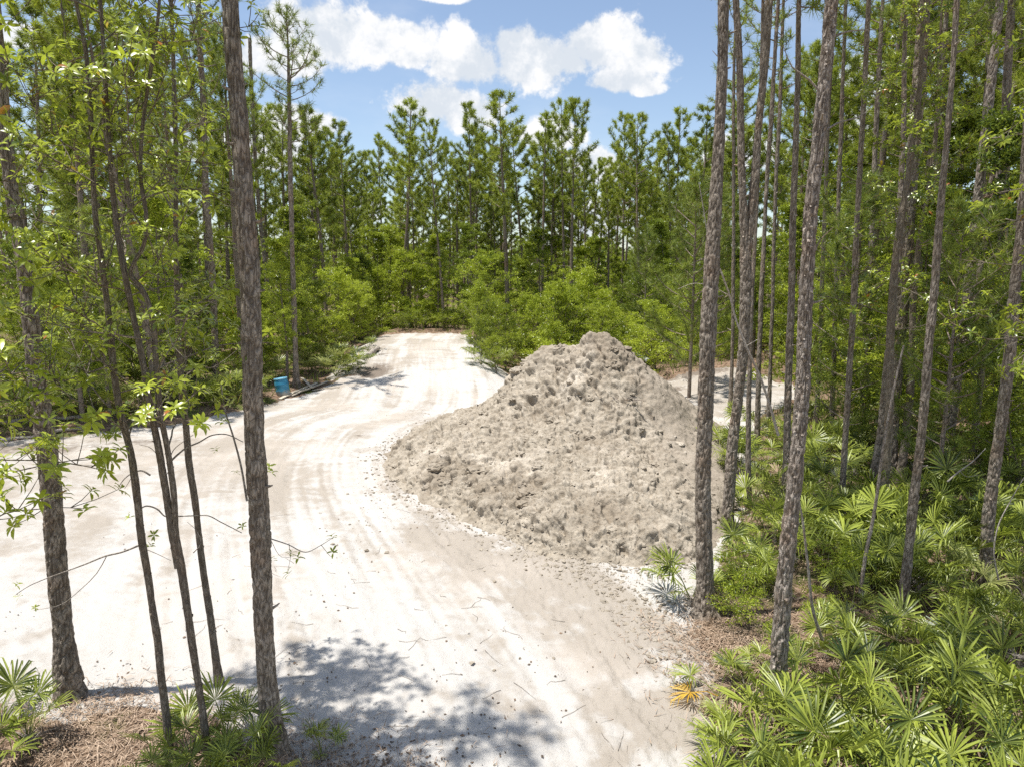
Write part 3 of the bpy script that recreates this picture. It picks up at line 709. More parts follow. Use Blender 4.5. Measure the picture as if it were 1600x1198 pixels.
def bay_crown(base, starts, r, L=.10, sub=5, nl=9, mats=None, steps=7, twigr=.007):
    """starts: (world point, azimuth, elevation, length, rosettes) per limb"""
    br = MB(); lf = MB()
    for (p, a, e, ln, nr) in starts:
        p = np.array(p, float); P = [p]; a_, e_ = a, R(e)
        for i in range(steps):
            a_ += r.normal()*.22; e_ += r.normal()*.16
            p = p+np.array([math.sin(a_)*math.cos(e_), math.cos(a_)*math.cos(e_), math.sin(e_)])*ln/steps; P.append(p)
        P = spline(np.array(P), 14); tube(br, P-base, np.linspace(twigr*(.6+ln*.5), .0035, 14), 5, 0, False)
        for k in range(nr):
            f = 1 if k == 0 else r.uniform(.22, 1); q = P[min(13, int(f*13))]; dirb = unit(P[min(13, int(f*13)+1)]-P[max(0, int(f*13)-1)])
            sd = unit(dirb*.6+rand_dir(1, r)[0]+[0, 0, .35]); sl = r.uniform(.10, .45) if k else 0
            e2 = q+sd*sl
            if sl > 0: tube(br, np.array([q, q+sd*sl*.5-[0, 0, .015], e2])-base, np.array([.005, .004, .003]), 3, 0, False)
            rosette(lf, e2-base, unit(sd+[0, 0, .6]), r, nl+int(r.integers(-2, 2)), L*r.uniform(.8, 1.15), 0)
    return br.mesh('branches', [M['bark_smooth']], True), lf.mesh('leaves', [mats or M['bay']], True)

# ================================================================== THE NEAR TRUNKS (each outline is listed from its base upward)
NEAR = []
def near_pine(pl, H, label, mat='bark', seg=40, step=.022, flakes=0, crown=(8.2, 1.9, 30), seed=0, lean=(0, 0), snags=(), group='pine trunks at the edge of the clearing', bark=1.0, name='pine_tree', wander=.0):
    P, rad, b = px_points(pl)
    if wander: P[:, 1] += wander*np.sin(P[:, 2]*.6+seed)-wander*math.sin(P[0, 2]*.6+seed)
    P, rad = extend(P, rad, H, lean)
    o_ = thing(name, b, label, 'tree', group)
    tm, C, r_ = trunk_mesh('trunk', P, rad, M[mat], b, step, seg, bark, flakes, seed=seed)
    tr = ob('trunk', tm, o_)
    r = np.random.default_rng(500+seed)
    rel = C-b
    ax = lambda z: (float(np.interp(z, rel[:, 2], rel[:, 0])), float(np.interp(z, rel[:, 2], rel[:, 1])))
    if crown:
        cm = pine_crown(ax, crown[0], H-b[2]-.1, crown[1], crown[2], 16, .26, .018, r, 1.1, [M['bark_far'], M['needle_near']], dead=0)
        ob('crown', cm, o_)
    for (py, side, ln, el_) in snags:                       # bare snags: photo row, side (-1 left, +1 right), metres, elevation in degrees
        i = int(np.argmin([abs(project(c)[1]-py) for c in C])); e = R(el_); d_ = np.array([side*math.cos(e), r.normal()*.25, math.sin(e)])
        p0 = C[i]-b; mb = MB(); pts = [p0, p0+d_*ln*.35+[0, 0, .02], p0+d_*ln*.7+r.normal(size=3)*.04*ln, p0+d_*ln+r.normal(size=3)*.05*ln]
        tube(mb, spline(np.array(pts), 7), np.linspace(.010+.006*ln, .003, 7), 5)
        ob('dead_branch', mb.mesh('dead_branch', [M['twig']], True), o_)
    NEAR.append((o_, b, label)); return o_, C

near_pine([(431,1178,50),(428,1150,40),(421,1100,35),(413,1000,32),(409,900,33),(402,750,33),(399,700,32),(393,500,33),(390,400,34),(382,300,31),(375,200,30),(366,100,28),(359,0,27)],
          11.4, 'thick furrowed pine trunk rising in front of the left part of the sand', seed=1, crown=(8.2,.8,16), snags=[(75,-1,.35,55)])
near_pine([(110,1088,46),(106,1060,41),(100,1000,33),(91,900,32),(80,750,31),(66,640,28),(58,600,26),(47,500,25),(34,400,22),(18,300,21),(6,180,20),(-4,60,18)],
          14, 'thick pine trunk ringed by brown needles, leftmost of the foreground trunks', seed=2, crown=(8.4,1.0,20), flakes=160)
near_pine([(1101,962,44),(1101,930,31),(1100,850,28),(1099,750,27),(1102,650,26),(1106,550,26),(1112,430,25),(1119,300,21),(1125,180,19),(1129,80,18),(1130,0,18)],
          14, 'straight reddish brown pine trunk standing at the right foot of the dirt mound', seed=3, crown=(8.9,1.8,28), snags=[(100,-1,.22,60),(55,1,.12,30)])
near_pine([(1212,1120,40),(1215,1060,29),(1219,980,28),(1226,900,27),(1236,800,26),(1246,700,25),(1254,600,23),(1258,500,22),(1262,420,22),(1268,320,22),(1276,240,22),(1284,160,22),(1292,80,22),(1300,0,22)],
          14, 'pale flaky-barked pine leaning right at its top, nearest big trunk of the right-hand wood', 'bark_flaky', seed=4, crown=(8.8,2.0,30), flakes=1500, bark=1.3, snags=[(150,-1,.6,35),(420,1,.5,60),(60,1,.5,12),(210,1,.7,25)])
near_pine([(1137,828,24),(1138,800,19),(1143,720,19),(1151,640,18),(1160,560,17),(1164,480,18),(1165,420,18),(1163,370,15),(1159,280,13),(1158,200,12),(1155,100,11),(1150,0,11)],
          15, 'grey forked pine just behind the straight trunk by the mound', seed=5, crown=(9.6,1.6,26), seg=32, flakes=220)
o5, C5 = near_pine([(1170,400,12),(1175,340,13),(1180,280,13),(1186,200,12),(1195,110,11),(1202,0,11)], 15, 'x', seed=6, crown=None, seg=24) if False else (None, None)
# the second stem of the forked pine is part of the same tree
def fork(host, pl, Y, H, seed, crown):
    P = []; rad = []
    for (px, py, wd) in pl:
        d = ray(px, py); tt = Y/d[1]; p_ = np.array([d[0]*tt, Y, CAMH+d[2]*tt]); P.append(p_); rad.append(wd/2*depth_at(p_)/F)
    P, rad = extend(np.array(P), np.array(rad), H); b = np.array(host.location)
    tm, C, r_ = trunk_mesh('fork_stem', P, rad, M['bark'], b, .03, 28, 1, 100, seed=seed); ob('fork_stem', tm, host)
    rel = C-b
    if crown:
        ax = lambda z: (float(np.interp(z, rel[:, 2], rel[:, 0])), float(np.interp(z, rel[:, 2], rel[:, 1])))
        ob('crown', pine_crown(ax, crown[0], H-b[2]-.1, crown[1], crown[2], 16, .26, .018, np.random.default_rng(seed), 1.1, [M['bark_far'], M['needle_near']], dead=0), host)
h5 = NEAR[-1][0]; fork(h5, [(1165,410,13),(1170,372,13),(1179,290,13),(1185,200,12),(1194,110,12),(1202,0,12)], NEAR[-1][1][1], 15, 61, (9.4,1.6,24))
near_pine([(1226,792,18),(1228,740,14),(1231,620,12),(1233,560,12),(1237,450,11),(1241,300,11),(1246,160,9),(1249,0,8)],
          15, 'slim straight pine directly left of the pale flaky trunk', seed=7, crown=(9.8,1.4,24), seg=26, step=.03)
near_pine([(1389,748,30),(1391,720,23),(1396,640,21),(1403,550,20),(1412,450,20),(1420,330,20),(1430,200,20),(1438,100,20),(1444,0,19)],
          16, 'stout dark pine with reddish scars rising from the shaded palmettos', seed=8, crown=(9.6,2.0,30), seg=36, step=.03, snags=[(45,1,1.0,40)])
near_pine([(1362,775,17),(1366,740,14),(1375,680,13),(1384,600,13),(1392,520,13),(1400,440,12),(1405,380,11),(1408,300,10),(1412,180,8),(1414,60,7)],
          14, 'narrow grey pine hugging the left side of the stout scarred pine', seed=9, crown=(10.5,1.2,20), seg=24, step=.035)
near_pine([(1411,952,20),(1414,920,16),(1418,880,15),(1426,800,15),(1437,700,14),(1446,600,14),(1452,520,13),(1461,430,12),(1470,330,11),(1478,240,10),(1487,130,9),(1495,0,9)],
          14, 'thin dark pine leaning right among the palmettos in front of the stout scarred pine', seed=10, crown=(9.6,1.4,22), seg=28, snags=[(60,1,.25,20)])
near_pine([(1478,705,24),(1483,670,19),(1493,600,18),(1503,540,17),(1512,470,16),(1520,380,15),(1532,270,14),(1545,160,14),(1556,60,14),(1563,0,13)],
          16, 'mottled leaning pine with black fire-marked base deep in the right wood', 'bark_flaky', seed=11, crown=(10,1.9,26), seg=28, step=.04, flakes=500)
near_pine([(1536,912,26),(1540,870,20),(1546,800,19),(1555,730,18),(1567,640,18),(1576,560,18),(1583,470,16),(1592,380,14),(1600,280,13),(1607,150,12),(1612,0,11)],
          14, 'brown-grey leaning pine above the bright palmettos near the right edge', seed=12, crown=(9.4,1.6,24), seg=32, flakes=80)
near_pine([(1313,806,13),(1316,760,10),(1320,690,10),(1326,600,10),(1333,480,10),(1341,320,9),(1346,220,9),(1353,110,8),(1358,0,8)],
          14, 'pale slim pine between the flaky trunk and the stout scarred pine', seed=13, crown=(10.2,1.3,20), seg=22, step=.035)
near_pine([(1572,700,18),(1568,600,15),(1566,480,14),(1569,300,14),(1574,120,13),(1581,0,12)], 16, 'shaded pine behind leaves, last tall trunk towards the right edge', seed=14, crown=(10,1.7,24), seg=24, step=.045)
# slimmer pines of the right-hand wood
SLIM = [([(1170,795,11),(1170,700,9),(1171,600,8),(1176,450,7),(1182,330,6),(1188,150,6),(1192,0,5)], 14.5, 'slim dark pine with its foot just right of the forked pine'),
        ([(1183,700,10),(1184,620,9),(1188,500,8),(1196,330,7),(1207,160,7),(1216,0,6)], 15, 'dark slim pine behind and right of the forked pine'),
        ([(1200,680,9),(1203,600,7),(1207,480,6),(1212,300,6),(1219,150,6),(1224,0,5)], 15, 'very slim pine midway between the forked pine and the flaky trunk'),
        ([(1141,640,8),(1144,560,6),(1146,420,6),(1146,250,5),(1147,100,5)], 14, 'very slim dark stem showing right beside the straight trunk by the mound'),
        ([(1275,670,9),(1279,600,7),(1284,450,7),(1290,300,7),(1296,150,6),(1303,0,6)], 16, 'slim pine just right of the flaky trunk'),
        ([(1299,680,9),(1303,560,8),(1307,420,7),(1312,250,7),(1318,100,6),(1322,0,6)], 16, 'slim pine halfway from the flaky trunk to the pale slim pine'),
        ([(1352,690,10),(1356,560,8),(1362,400,8),(1368,230,8),(1376,60,7)], 15, 'slim pine just left of the stout scarred pine'),
        ([(1445,640,11),(1452,560,9),(1460,430,9),(1466,250,8),(1476,60,8)], 16, 'speckled slim pine behind the thin dark leaning pine'),
        ([(1516,655,12),(1524,520,10),(1530,400,9),(1540,200,9),(1549,0,8)], 16, 'slim shaded pine behind the mottled leaning pine')]
for k, (pl, H, lab) in enumerate(SLIM):
    near_pine(pl, H, lab, 'bark', 18, .06, crown=(9.8, 1.2, 18), seed=20+k, group='slim pines of the right-hand wood')

# left-hand middle distance pines whose outlines are plain in the photograph
near_pine([(463,603,13),(462,560,9),(460,500,9),(457,400,8),(454,280,8),(452,170,7),(451,110,5)], 14.6, 'tall pine with an open round crown rising behind the blue drum', 'bark', 20, .06, crown=(9.6,1.75,40), seed=30, group='pines behind the left side of the clearing')
near_pine([(339,604,14),(337,560,12),(334,480,11),(328,380,11),(322,300,10),(318,170,10),(312,60,9),(309,0,8)], 16.5, 'pinkish-barked tall pine left of the thick furrowed trunk', 'bark', 22, .05, crown=(9.8,1.9,34), seed=31, group='pines behind the left side of the clearing', snags=[(75,1,.9,55),(140,1,.8,50)])
near_pine([(111,560,12),(109,480,9),(104,380,9),(98,280,8),(88,180,7),(80,60,7)], 17, 'grey pine in the left wood, seen just right of the leftmost thick trunk', 'bark', 18, .07, crown=(9,2.0,30), seed=32, group='pines behind the left side of the clearing')
near_pine([(262,560,10),(262,450,9),(258,350,9),(252,250,8),(246,130,8),(242,40,7)], 17, 'brown pine in the left wood behind the thin bay stems', 'bark', 18, .07, crown=(9,2.0,30), seed=33, group='pines behind the left side of the clearing')
near_pine([(424,545,9),(418,450,7),(405,330,7),(396,200,6),(390,60,6)], 16, 'slim pine half hidden behind the thick furrowed trunk', 'bark', 16, .07, crown=(8.6,1.7,30), seed=34, group='pines behind the left side of the clearing')

# ------------------------------------------------------------------ bay trees of the left foreground
BAYG = 'thin bay stems in the left foreground'
def bay(pl, H, label, seed, limbs, leafL=.10, mat='bark_smooth', extra=(), r_seg=22, name='bay_tree', low=(2.0, None), lmax=1.35, nr=(9, 15)):
    P, rad, b = px_points(pl); P, rad = extend(P, rad, H, taper=.02)
    o_ = thing(name, b, label, 'tree', BAYG)
    tm, C, r_ = trunk_mesh('trunk', P, rad, M[mat], b, .03, r_seg, .5, 60, seed=seed); ob('trunk', tm, o_)
    r = np.random.default_rng(700+seed); starts = []
    zs = C[:, 2]
    for k in range(limbs):
        z = low[0]+(H-low[0])*(k+r.random())/limbs*.97; i = int(np.argmin(abs(zs-z))); f = (z-low[0])/(H-low[0])
        a = k*2.399+r.normal()*.4
        starts.append((C[i], a, r.uniform(5, 45), lmax*(1-.5*f)*r.uniform(.6, 1.1), int(r.integers(*nr))))
    for e in extra: starts.append(e)
    br, lf = bay_crown(b, starts, r, leafL); ob('branches', br, o_); ob('leaves', lf, o_)
    NEAR.append((o_, b, label)); return o_, C
bay([(266,1192,15),(260,1120,13),(251,1050,13),(246,1000,13),(238,950,12),(231,900,12),(221,840,12),(212,760,12),(203,700,11),(190,650,11),(180,590,11),(171,500,10),(160,410,10),(149,330,9),(145,250,8),(140,160,8),(134,80,7),(118,0,6)],
    9.3, 'dark bay stem with a bent top, next right of the leftmost thick trunk', 1, 26, low=(3.1, None))
o_, C_ = bay([(325,1200,13),(319,1130,12),(309,1060,12),(300,1000,13),(292,940,13),(283,880,14),(277,840,10),(271,760,10),(262,700,9),(252,650,9),(243,560,9),(236,490,9),(222,452,8),(204,428,8),(209,412,7),(224,385,7),(229,350,7),(220,280,7),(224,190,6),(236,110,6),(247,30,5)],
    8.6, 'crooked two-stemmed bay tree whose stems join low down, right of the dark bay stem', 2, 20, low=(3.3, None))
P2 = [(281,885,12),(270,835,11),(259,765,11),(248,700,11),(238,650,10),(222,560,10),(203,470,9),(190,400,9),(180,330,8),(172,240,7),(166,150,7),(160,50,6)]
host = o_; Yh = NEAR[-1][1][1]; P = []; rad = []
for (px, py, wd) in P2:
    d = ray(px, py); tt = Yh/d[1]; p_ = np.array([d[0]*tt, Yh, CAMH+d[2]*tt]); P.append(p_); rad.append(wd/2*depth_at(p_)/F)
P, rad = extend(np.array(P), np.array(rad), 8.4); b = np.array(host.location)
tm, C, r_ = trunk_mesh('second_stem', P, rad, M['bark_smooth'], b, .03, 20, .5, 40, seed=62); ob('second_stem', tm, host)
r = np.random.default_rng(88); st_ = [(C[int(np.argmin(abs(C[:, 2]-z)))], k*2.4, r.uniform(5, 40), r.uniform(.7, 1.4), 11) for k, z in enumerate(np.linspace(3.6, 8.3, 17))]
br, lf = bay_crown(b, st_, r); ob('branches', br, host); ob('leaves', lf, host)
bay([(343,1068,15),(339,1045,13),(328,960,12),(322,920,12),(313,850,11),(303,770,11),(296,730,11),(290,660,10),(284,600,10),(280,520,9),(277,450,9),(275,350,8),(275,250,8),(272,150,7),(268,40,6)],
    9.0, 'straight slim bay stem whose foot stands in the palmettos left of the thick furrowed pine', 3, 15, low=(3.4, None), lmax=1.15)
# leafy limbs reaching in from a bay tree standing outside the left edge, and from one outside the right edge
def off_bay(x, y, H, rad0, label, seed, starts, L, name='bay_tree'):
    b = np.array([x, y, gz(x, y)]); zz = np.linspace(0, H, 9); P = np.stack([x+.08*np.sin(zz), y+0*zz, b[2]+zz], 1); rad = rad0*(1-zz/H)**.7+.01
    o_ = thing(name, b, label, 'tree', 'leafy bay trees at the photo edges'); tm, C, _ = trunk_mesh('trunk', P, rad, M['bark_smooth'], b, .04, 20, .5, 0, seed=seed); ob('trunk', tm, o_)
    r = np.random.default_rng(900+seed); br, lf = bay_crown(b, [(C[int(np.argmin(abs(C[:, 2]-z-b[2])))], a, e, ln, nr) for z, a, e, ln, nr in starts], r, L); ob('branches', br, o_); ob('leaves', lf, o_)
r = np.random.default_rng(12)
off_bay(-4.9, 5.3, 8.5, .07, 'bay tree with large glossy leaves reaching in low from the left edge', 5,
        [(2.9, R(85), -5, 1.25, 15), (3.15, R(70), 0, 1.5, 18), (3.5, R(95), 5, 1.3, 16), (3.9, R(60), 10, 1.6, 17), (4.3, R(80), 12, 1.3, 15), (4.8, R(100), 15, 1.3, 14), (5.3, R(60), 20, 1.5, 14), (5.9, R(85), 25, 1.2, 14), (6.6, R(70), 30, 1.2, 12), (7.3, R(90), 30, 1.0, 12), (4.0, R(200), 20, 1.4, 9), (5, R(300), 20, 1.4, 9), (6, R(240), 30, 1.3, 9), (3.3, R(40), 5, 1.5, 14), (4.6, R(30), 15, 1.6, 14)], .115)
off_bay(7.1, 8.6, 9.5, .08, 'bay tree with pale-edged leaves hanging in from the right edge', 6,
        [(z, R(-90+r.normal()*35), r.uniform(-5, 25), r.uniform(.9, 1.7), 15) for z in np.linspace(3.9, 9.0, 15)]+[(z, R(60+r.normal()*40), 20, 1.4, 8) for z in np.linspace(4, 9, 6)], .10)
off_bay(6.9, 12.5, 10.5, .08, 'bay tree filling the gap behind the thin dark leaning pine', 7,
        [(z, R(k*137), r.uniform(0, 30), r.uniform(.9, 1.8)*(1.1-.05*z), 20) for k, z in enumerate(np.linspace(3.6, 10.2, 26))], .10)
off_bay(9.0, 15.5, 11, .08, 'bay tree in sunlight behind the leaning pine near the right edge', 8,
        [(z, R(k*137), r.uniform(0, 30), r.uniform(.9, 1.9)*(1.1-.05*z), 20) for k, z in enumerate(np.linspace(3.0, 10.6, 28))], .10)

# thin twigs with a few leaves crossing in front of the sand
def twig(name, pl, depth, label, leaves, w_=(.008, .003), L=.09, cat='branch', mat='twig', branches=()):
    """pl: photo points; depth: metres ahead of the camera"""
    P = []
    for i, q in enumerate(pl):
        d = ray(q[0], q[1]); Y = (q[2] if len(q) > 2 else depth); tt = Y/d[1]; P.append([d[0]*tt, Y, CAMH+d[2]*tt])
    P = np.array(P); b = P[0]; o_ = thing(name, b, label, cat); mb = MB(); Q = spline(P, max(10, len(P)*5)); tube(mb, Q-b, np.linspace(w_[0], w_[1], len(Q)), 6)
    r = np.random.default_rng(len(label)); lf = MB()
    for bl in branches:
        PB = []
        for q in bl:
            d = ray(q[0], q[1]); tt = depth/d[1]; PB.append([d[0]*tt, depth+.03, CAMH+d[2]*tt])
        PB = np.array(PB); tube(mb, spline(PB, 10)-b, np.linspace(w_[1]*1.3, w_[1]*.6, 10), 4)
    ob('stem', mb.mesh('stem', [M[mat]], True), o_)
    for (px, py, s) in leaves:
        d = ray(px, py); tt = depth/d[1]; q = np.array([d[0]*tt, depth, CAMH+d[2]*tt]); rosette(lf, q-b, unit(np.array([r.normal()*.5, r.normal()*.5, .7])), r, 7, L*s, 0)
    if leaves: ob('leaves', lf.mesh('leaves', [M['bay']], True), o_)
    return o_
twig('leafy_twig', [(420,840),(450,850),(478,862),(500,852),(522,838)], 6.6, 'thin leafy twig sticking out right of the thick furrowed pine over bright sand', [(518,836,.8),(520,860,.8),(466,868,.9),(448,893,.9),(424,872,.8),(455,862,.7)], (.006,.0025), branches=[[(500,852),(518,870),(520,862)],[(450,850),(452,875),(448,892)],[(420,842),(440,872),(466,868)]])
twig('leafy_twig', [(213,800),(228,790),(246,795),(258,806),(275,806),(305,805),(325,805),(345,815),(378,832)], 7.0, 'dark curved twig bridging the bay stems and the furrowed pine', [(378,820,.7),(240,835,.8),(236,850,.7)], (.009,.004), branches=[[(215,855),(240,865),(265,877)],[(300,865),(312,850),(305,830),(290,816)]])
twig('leafy_twig', [(216,852),(190,862),(165,868),(135,880),(100,893),(70,904),(45,915),(25,928)], 7.2, 'long bare twig drooping left from the dark bay stem across the leftmost thick trunk', [(26,930,.7),(28,910,.7),(55,948,.6),(200,805,.8)], (.011,.004), branches=[[(165,868),(150,895),(120,925),(95,945),(50,955)]])
twig('leafy_twig', [(235,742),(222,735),(208,738),(196,746),(185,760)], 7.2, 'short hooked twig on the left of the dark bay stem', [], (.010,.004), branches=[[(208,738),(200,752),(192,765)]])
twig('leafy_twig', [(262,725),(275,712),(290,700),(312,690),(330,680),(352,678),(380,690)], 6.9, 'grey forked twig arching right between the bay stems', [(335,700,.8),(345,655,1.0),(318,660,1.0)], (.012,.004), branches=[[(262,722),(268,705),(285,690),(300,680)],[(245,712),(232,700),(215,695)]])
twig('sapling', [(386,782),(376,725),(364,680),(352,642),(345,600)], 7.4, 'thin leaning sapling with leafy tip left of the thick furrowed pine', [(345,600,1.1),(350,620,1.1),(340,640,1.0),(358,630,1.0),(330,612,1.1),(352,655,.9),(370,735,.7),(420,728,.8),(426,735,.7)], (.014,.008), cat='sapling', L=.10)
twig('bare_branch', [(1216,680),(1205,640),(1188,590),(1166,542),(1150,500),(1140,462),(1124,418),(1108,375),(1098,320),(1092,285)], 11.0, 'bare grey dead branch leaning across the straight trunk by the mound', [], (.024,.006), cat='dead branch', mat='dead', branches=[[(1140,462),(1112,448),(1085,443),(1060,452)],[(1166,542),(1186,530)],[(1104,355),(1112,340),(1108,310)]])
twig('bare_branch', [(1285,1000),(1272,960),(1262,880),(1252,800),(1246,770)], 7.9, 'thin crooked stick leaning on the right side of the pale flaky trunk', [], (.022,.012), cat='dead stick', mat='twig')
twig('bare_branch', [(1344,925),(1352,870),(1366,800),(1380,700),(1398,600),(1412,540)], 9.6, 'thin speckled leaning stem in front of the stout scarred pine', [], (.032,.014), cat='dead stick', mat='bark_flaky')
twig('bare_branch', [(1560,905),(1553,860),(1560,820),(1580,780),(1600,745)], 9.4, 'bare crooked grey stick right of the leaning pine near the right edge', [], (.014,.005), cat='dead stick', mat='dead')
twig('bare_branch', [(1480,752),(1500,735),(1518,722),(1540,700)], 12.5, 'pale forked dead branch lying over shaded brush', [], (.018,.006), cat='dead branch', mat='dead', branches=[[(1500,735),(1512,745),(1530,742)]])

# ------------------------------------------------------------------ broadleaf understory and background pines
def clear(x, y, m_=.8): return float(poly_sd(np.array([x]), np.array([y]), SAND)[0]) < -m_ and not (-4 < x < 7.2 and 10.5 < y < 26.5)
SPOTS = []
def free(x, y, dmin):
    for (a, b, c_) in SPOTS:
        if (a-x)**2+(b-y)**2 < (max(dmin, c_))**2*.999: return False
    SPOTS.append((x, y, dmin)); return True
def ordw(n):
    u = ['','first','second','third','fourth','fifth','sixth','seventh','eighth','ninth','tenth','eleventh','twelfth','thirteenth','fourteenth','fifteenth','sixteenth','seventeenth','eighteenth','nineteenth']
    if n < 20: return u[n]
    t_ = ['','','twent','thirt','fort','fift','sixt','sevent','eight','ninet'][n//10]
    return t_+'ieth' if n % 10 == 0 else t_+'y-'+u[n % 10]
ORD = ['first','second','third','fourth','fifth','sixth','seventh','eighth','ninth','tenth','eleventh','twelfth','thirteenth','fourteenth','fifteenth','sixteenth','seventeenth','eighteenth','nineteenth','twentieth']
def pine(x, y, H, label, group, k=None, rz=None):
    k = int(rng.integers(len(PINES))) if k is None else k; tm, cm = PINES[k]
    return dup('pine_tree', tm, cm, (x, y, gz(x, y)-.05), label, 'tree', group, rng.random()*6.28 if rz is None else rz, H/18, ('trunk', 'crown'), float(rng.uniform(.85, 1.3)))
# skyline pines: photo column, distance, photo row of the top, prototype
SKY = [(505,44,165,1),(545,50,190,0),(582,58,290,4),(625,50,205,2),(648,57,255,5),(692,48,187,3),(716,60,250,4),(738,54,163,2),(768,63,210,1),(793,50,146,0),(822,60,200,3),(845,66,280,5),(868,60,240,1),(893,50,150,6),(918,58,240,2),(948,64,285,4),(973,54,178,0),(1003,50,176,3),(1022,58,215,1),(1052,54,190,5),(1080,48,160,2),(1100,60,205,6)]
for i, (px, D, top, k) in enumerate(SKY):
    d = ray(px, 420); x = d[0]/d[1]*D; v = (599-top)/F; e = math.atan(v)-PITCH; H = CAMH+D*math.tan(e)-gz(x, D)
    SPOTS.append((x, D, 1.6)); pine(x, D, H, f'{ordw(i+1)} from the left of the tall skyline pines beyond the road end', 'skyline pines beyond the road', k)
GB = 'thin pines massed in the wood behind the clearing'
PG = {0:'thin pines massed behind the skyline row', 1:'tall thin pines of the left-hand wood', 2:'nearer pines of the left-hand wood', 3:'deep standing pines of the right-hand wood', 4:'nearer background pines of the right-hand wood', 5:'far pines at the extreme left'}
PLAB = {}
for gi, (n, xa, xb, ya, yb, ha, hb) in enumerate([(88,-24,22,52,80,10,17.5),(23,-34,-9,27,62,12.5,17.5),(10,-26,-12,20,40,13,17),(40,12,40,28,70,13,18.5),(28,7.5,26,19,36,13,17.5),(26,-60,-24,50,90,12,17)]):
    c_ = 0; tr_ = 0
    while c_ < n and tr_ < n*30:
        tr_ += 1; x = rng.uniform(xa, xb); y = rng.uniform(ya, yb)
        if not clear(x, y, 1.2): continue
        if -12 < x < 14 and y < 47: continue
        if not free(x, y, 1.5): continue
        pine(x, y, rng.uniform(ha, hb), 'slender pine standing within the dense wood', PG[gi]); c_ += 1

def shrub(kind, x, y, sc, label, group, name, cat, sxy=1.0, dz=0.0):
    st, fo = kind
    return dup(name, st, fo, (x, y, gz(x, y)-.03+dz), label, cat, group, rng.random()*6.28, sc, ('stem', 'foliage'), sxy)
# broadleaf trees of the right-hand wood, seen between the trunks
GR = 'broadleaf trees filling the right-hand wood'; GL = 'broadleaf trees filling the left-hand wood'; GC = 'broadleaf trees massed behind the road end'
def fill(n, xa, xb, ya, yb, ha, hb, dmin, kinds, label, group, base=9.5, name='broadleaf_tree', cat='tree', sx=(.9, 1.3), cond=None, mrg=.9):
    c_ = 0; tr_ = 0
    while c_ < n and tr_ < n*40:
        tr_ += 1; x = rng.uniform(xa, xb); y = rng.uniform(ya, yb)
        if cond and not cond(x, y): continue
        if not clear(x, y, mrg): continue
        ok = True
        for (a, b) in FILL:
            if (a-x)**2+(b-y)**2 < dmin**2: ok = False; break
        if not ok: continue
        FILL.append((x, y)); k = kinds[int(rng.integers(len(kinds)))]
        shrub(k, x, y, rng.uniform(ha, hb)/base, label, group, name, cat, float(rng.uniform(*sx))); c_ += 1
FILL = []
fill(38, 9.0, 32, 15, 46, 5.5, 10, 2.0, BT, 'leafy broadleaf tree growing between the pines of the right-hand wood', GR, cond=lambda x, y: x > 5.5+.12*y and x < y*.95+3)
fill(19, -34, -8.5, 21, 46, 4.5, 8, 2.4, BT, 'leafy broadleaf tree growing between the pines of the left-hand wood', GL, cond=lambda x, y: x > -y*.9-4)
fill(60, -24, 24, 48.5, 64, 5.0, 8.6, 2.0, BT, 'leafy tree in the dark belt behind the end of the sand road', GC)
fill(15, 2, 16, 37, 48, 2.0, 4.2, 2.2, BS, 'leafy shrub of the green thicket behind the mound', 'tall shrubs behind the mound', 4.2, 'tall_shrub', 'shrub')
fill(28, -22, -8.2, 25, 47, 1.6, 4.6, 1.7, BS, 'leafy shrub lining the left side of the clearing', 'tall shrubs left of the road', 4.2, 'tall_shrub', 'shrub', mrg=2.4)
fill(26, 9.5, 26, 14, 34, 2.0, 4.6, 1.7, BS, 'leafy shrub in the shade of the right-hand wood', 'tall shrubs of the right-hand wood', 4.2, 'tall_shrub', 'shrub', cond=lambda x, y: x < y*.9+2)
# the bright shrubs that stand out round the road end
FEAT = [(598,49.5,4.9,2,'lime green tall shrub just left of the road end'),(640,50,5.6,0,'lime green tall shrub directly above the road end'),(665,51.5,4.6,2,'lime green shrub at the right of the road end'),
        (740,37,3.6,0,'bright shrub on the right edge of the road where it vanishes'),(765,41,5.6,2,'tall bright shrub behind the right road edge'),(790,35,3.4,1,'rounded bushy shrub left of the mound top'),
        (830,37,4.0,0,'bright shrub showing directly behind the left shoulder of the mound'),(868,40,4.4,2,'leafy shrub behind the mound ridge'),(905,43,5.2,0,'upright bright shrub behind the mound peak'),(750,33,2.0,1,'dark low shrub below the right road edge'),(775,31,1.7,4,'dark shrub in the gap between road and mound'),
        (515,38,4.6,2,'bushy bright shrub left of the road bank'),(545,42,3.8,0,'bright shrub at the left shoulder of the road end'),(480,32,3.4,1,'pale leafy shrub behind the planks'),(560,46.5,3.2,2,'low bright shrub where the left bank meets the road end')]
for (px, D, H, k, lab) in FEAT:
    d = ray(px, 420); x = d[0]/d[1]*D; shrub(BS[k], x, D, H/4.2, lab, 'bright shrubs round the road end', 'tall_shrub', 'shrub', .95)
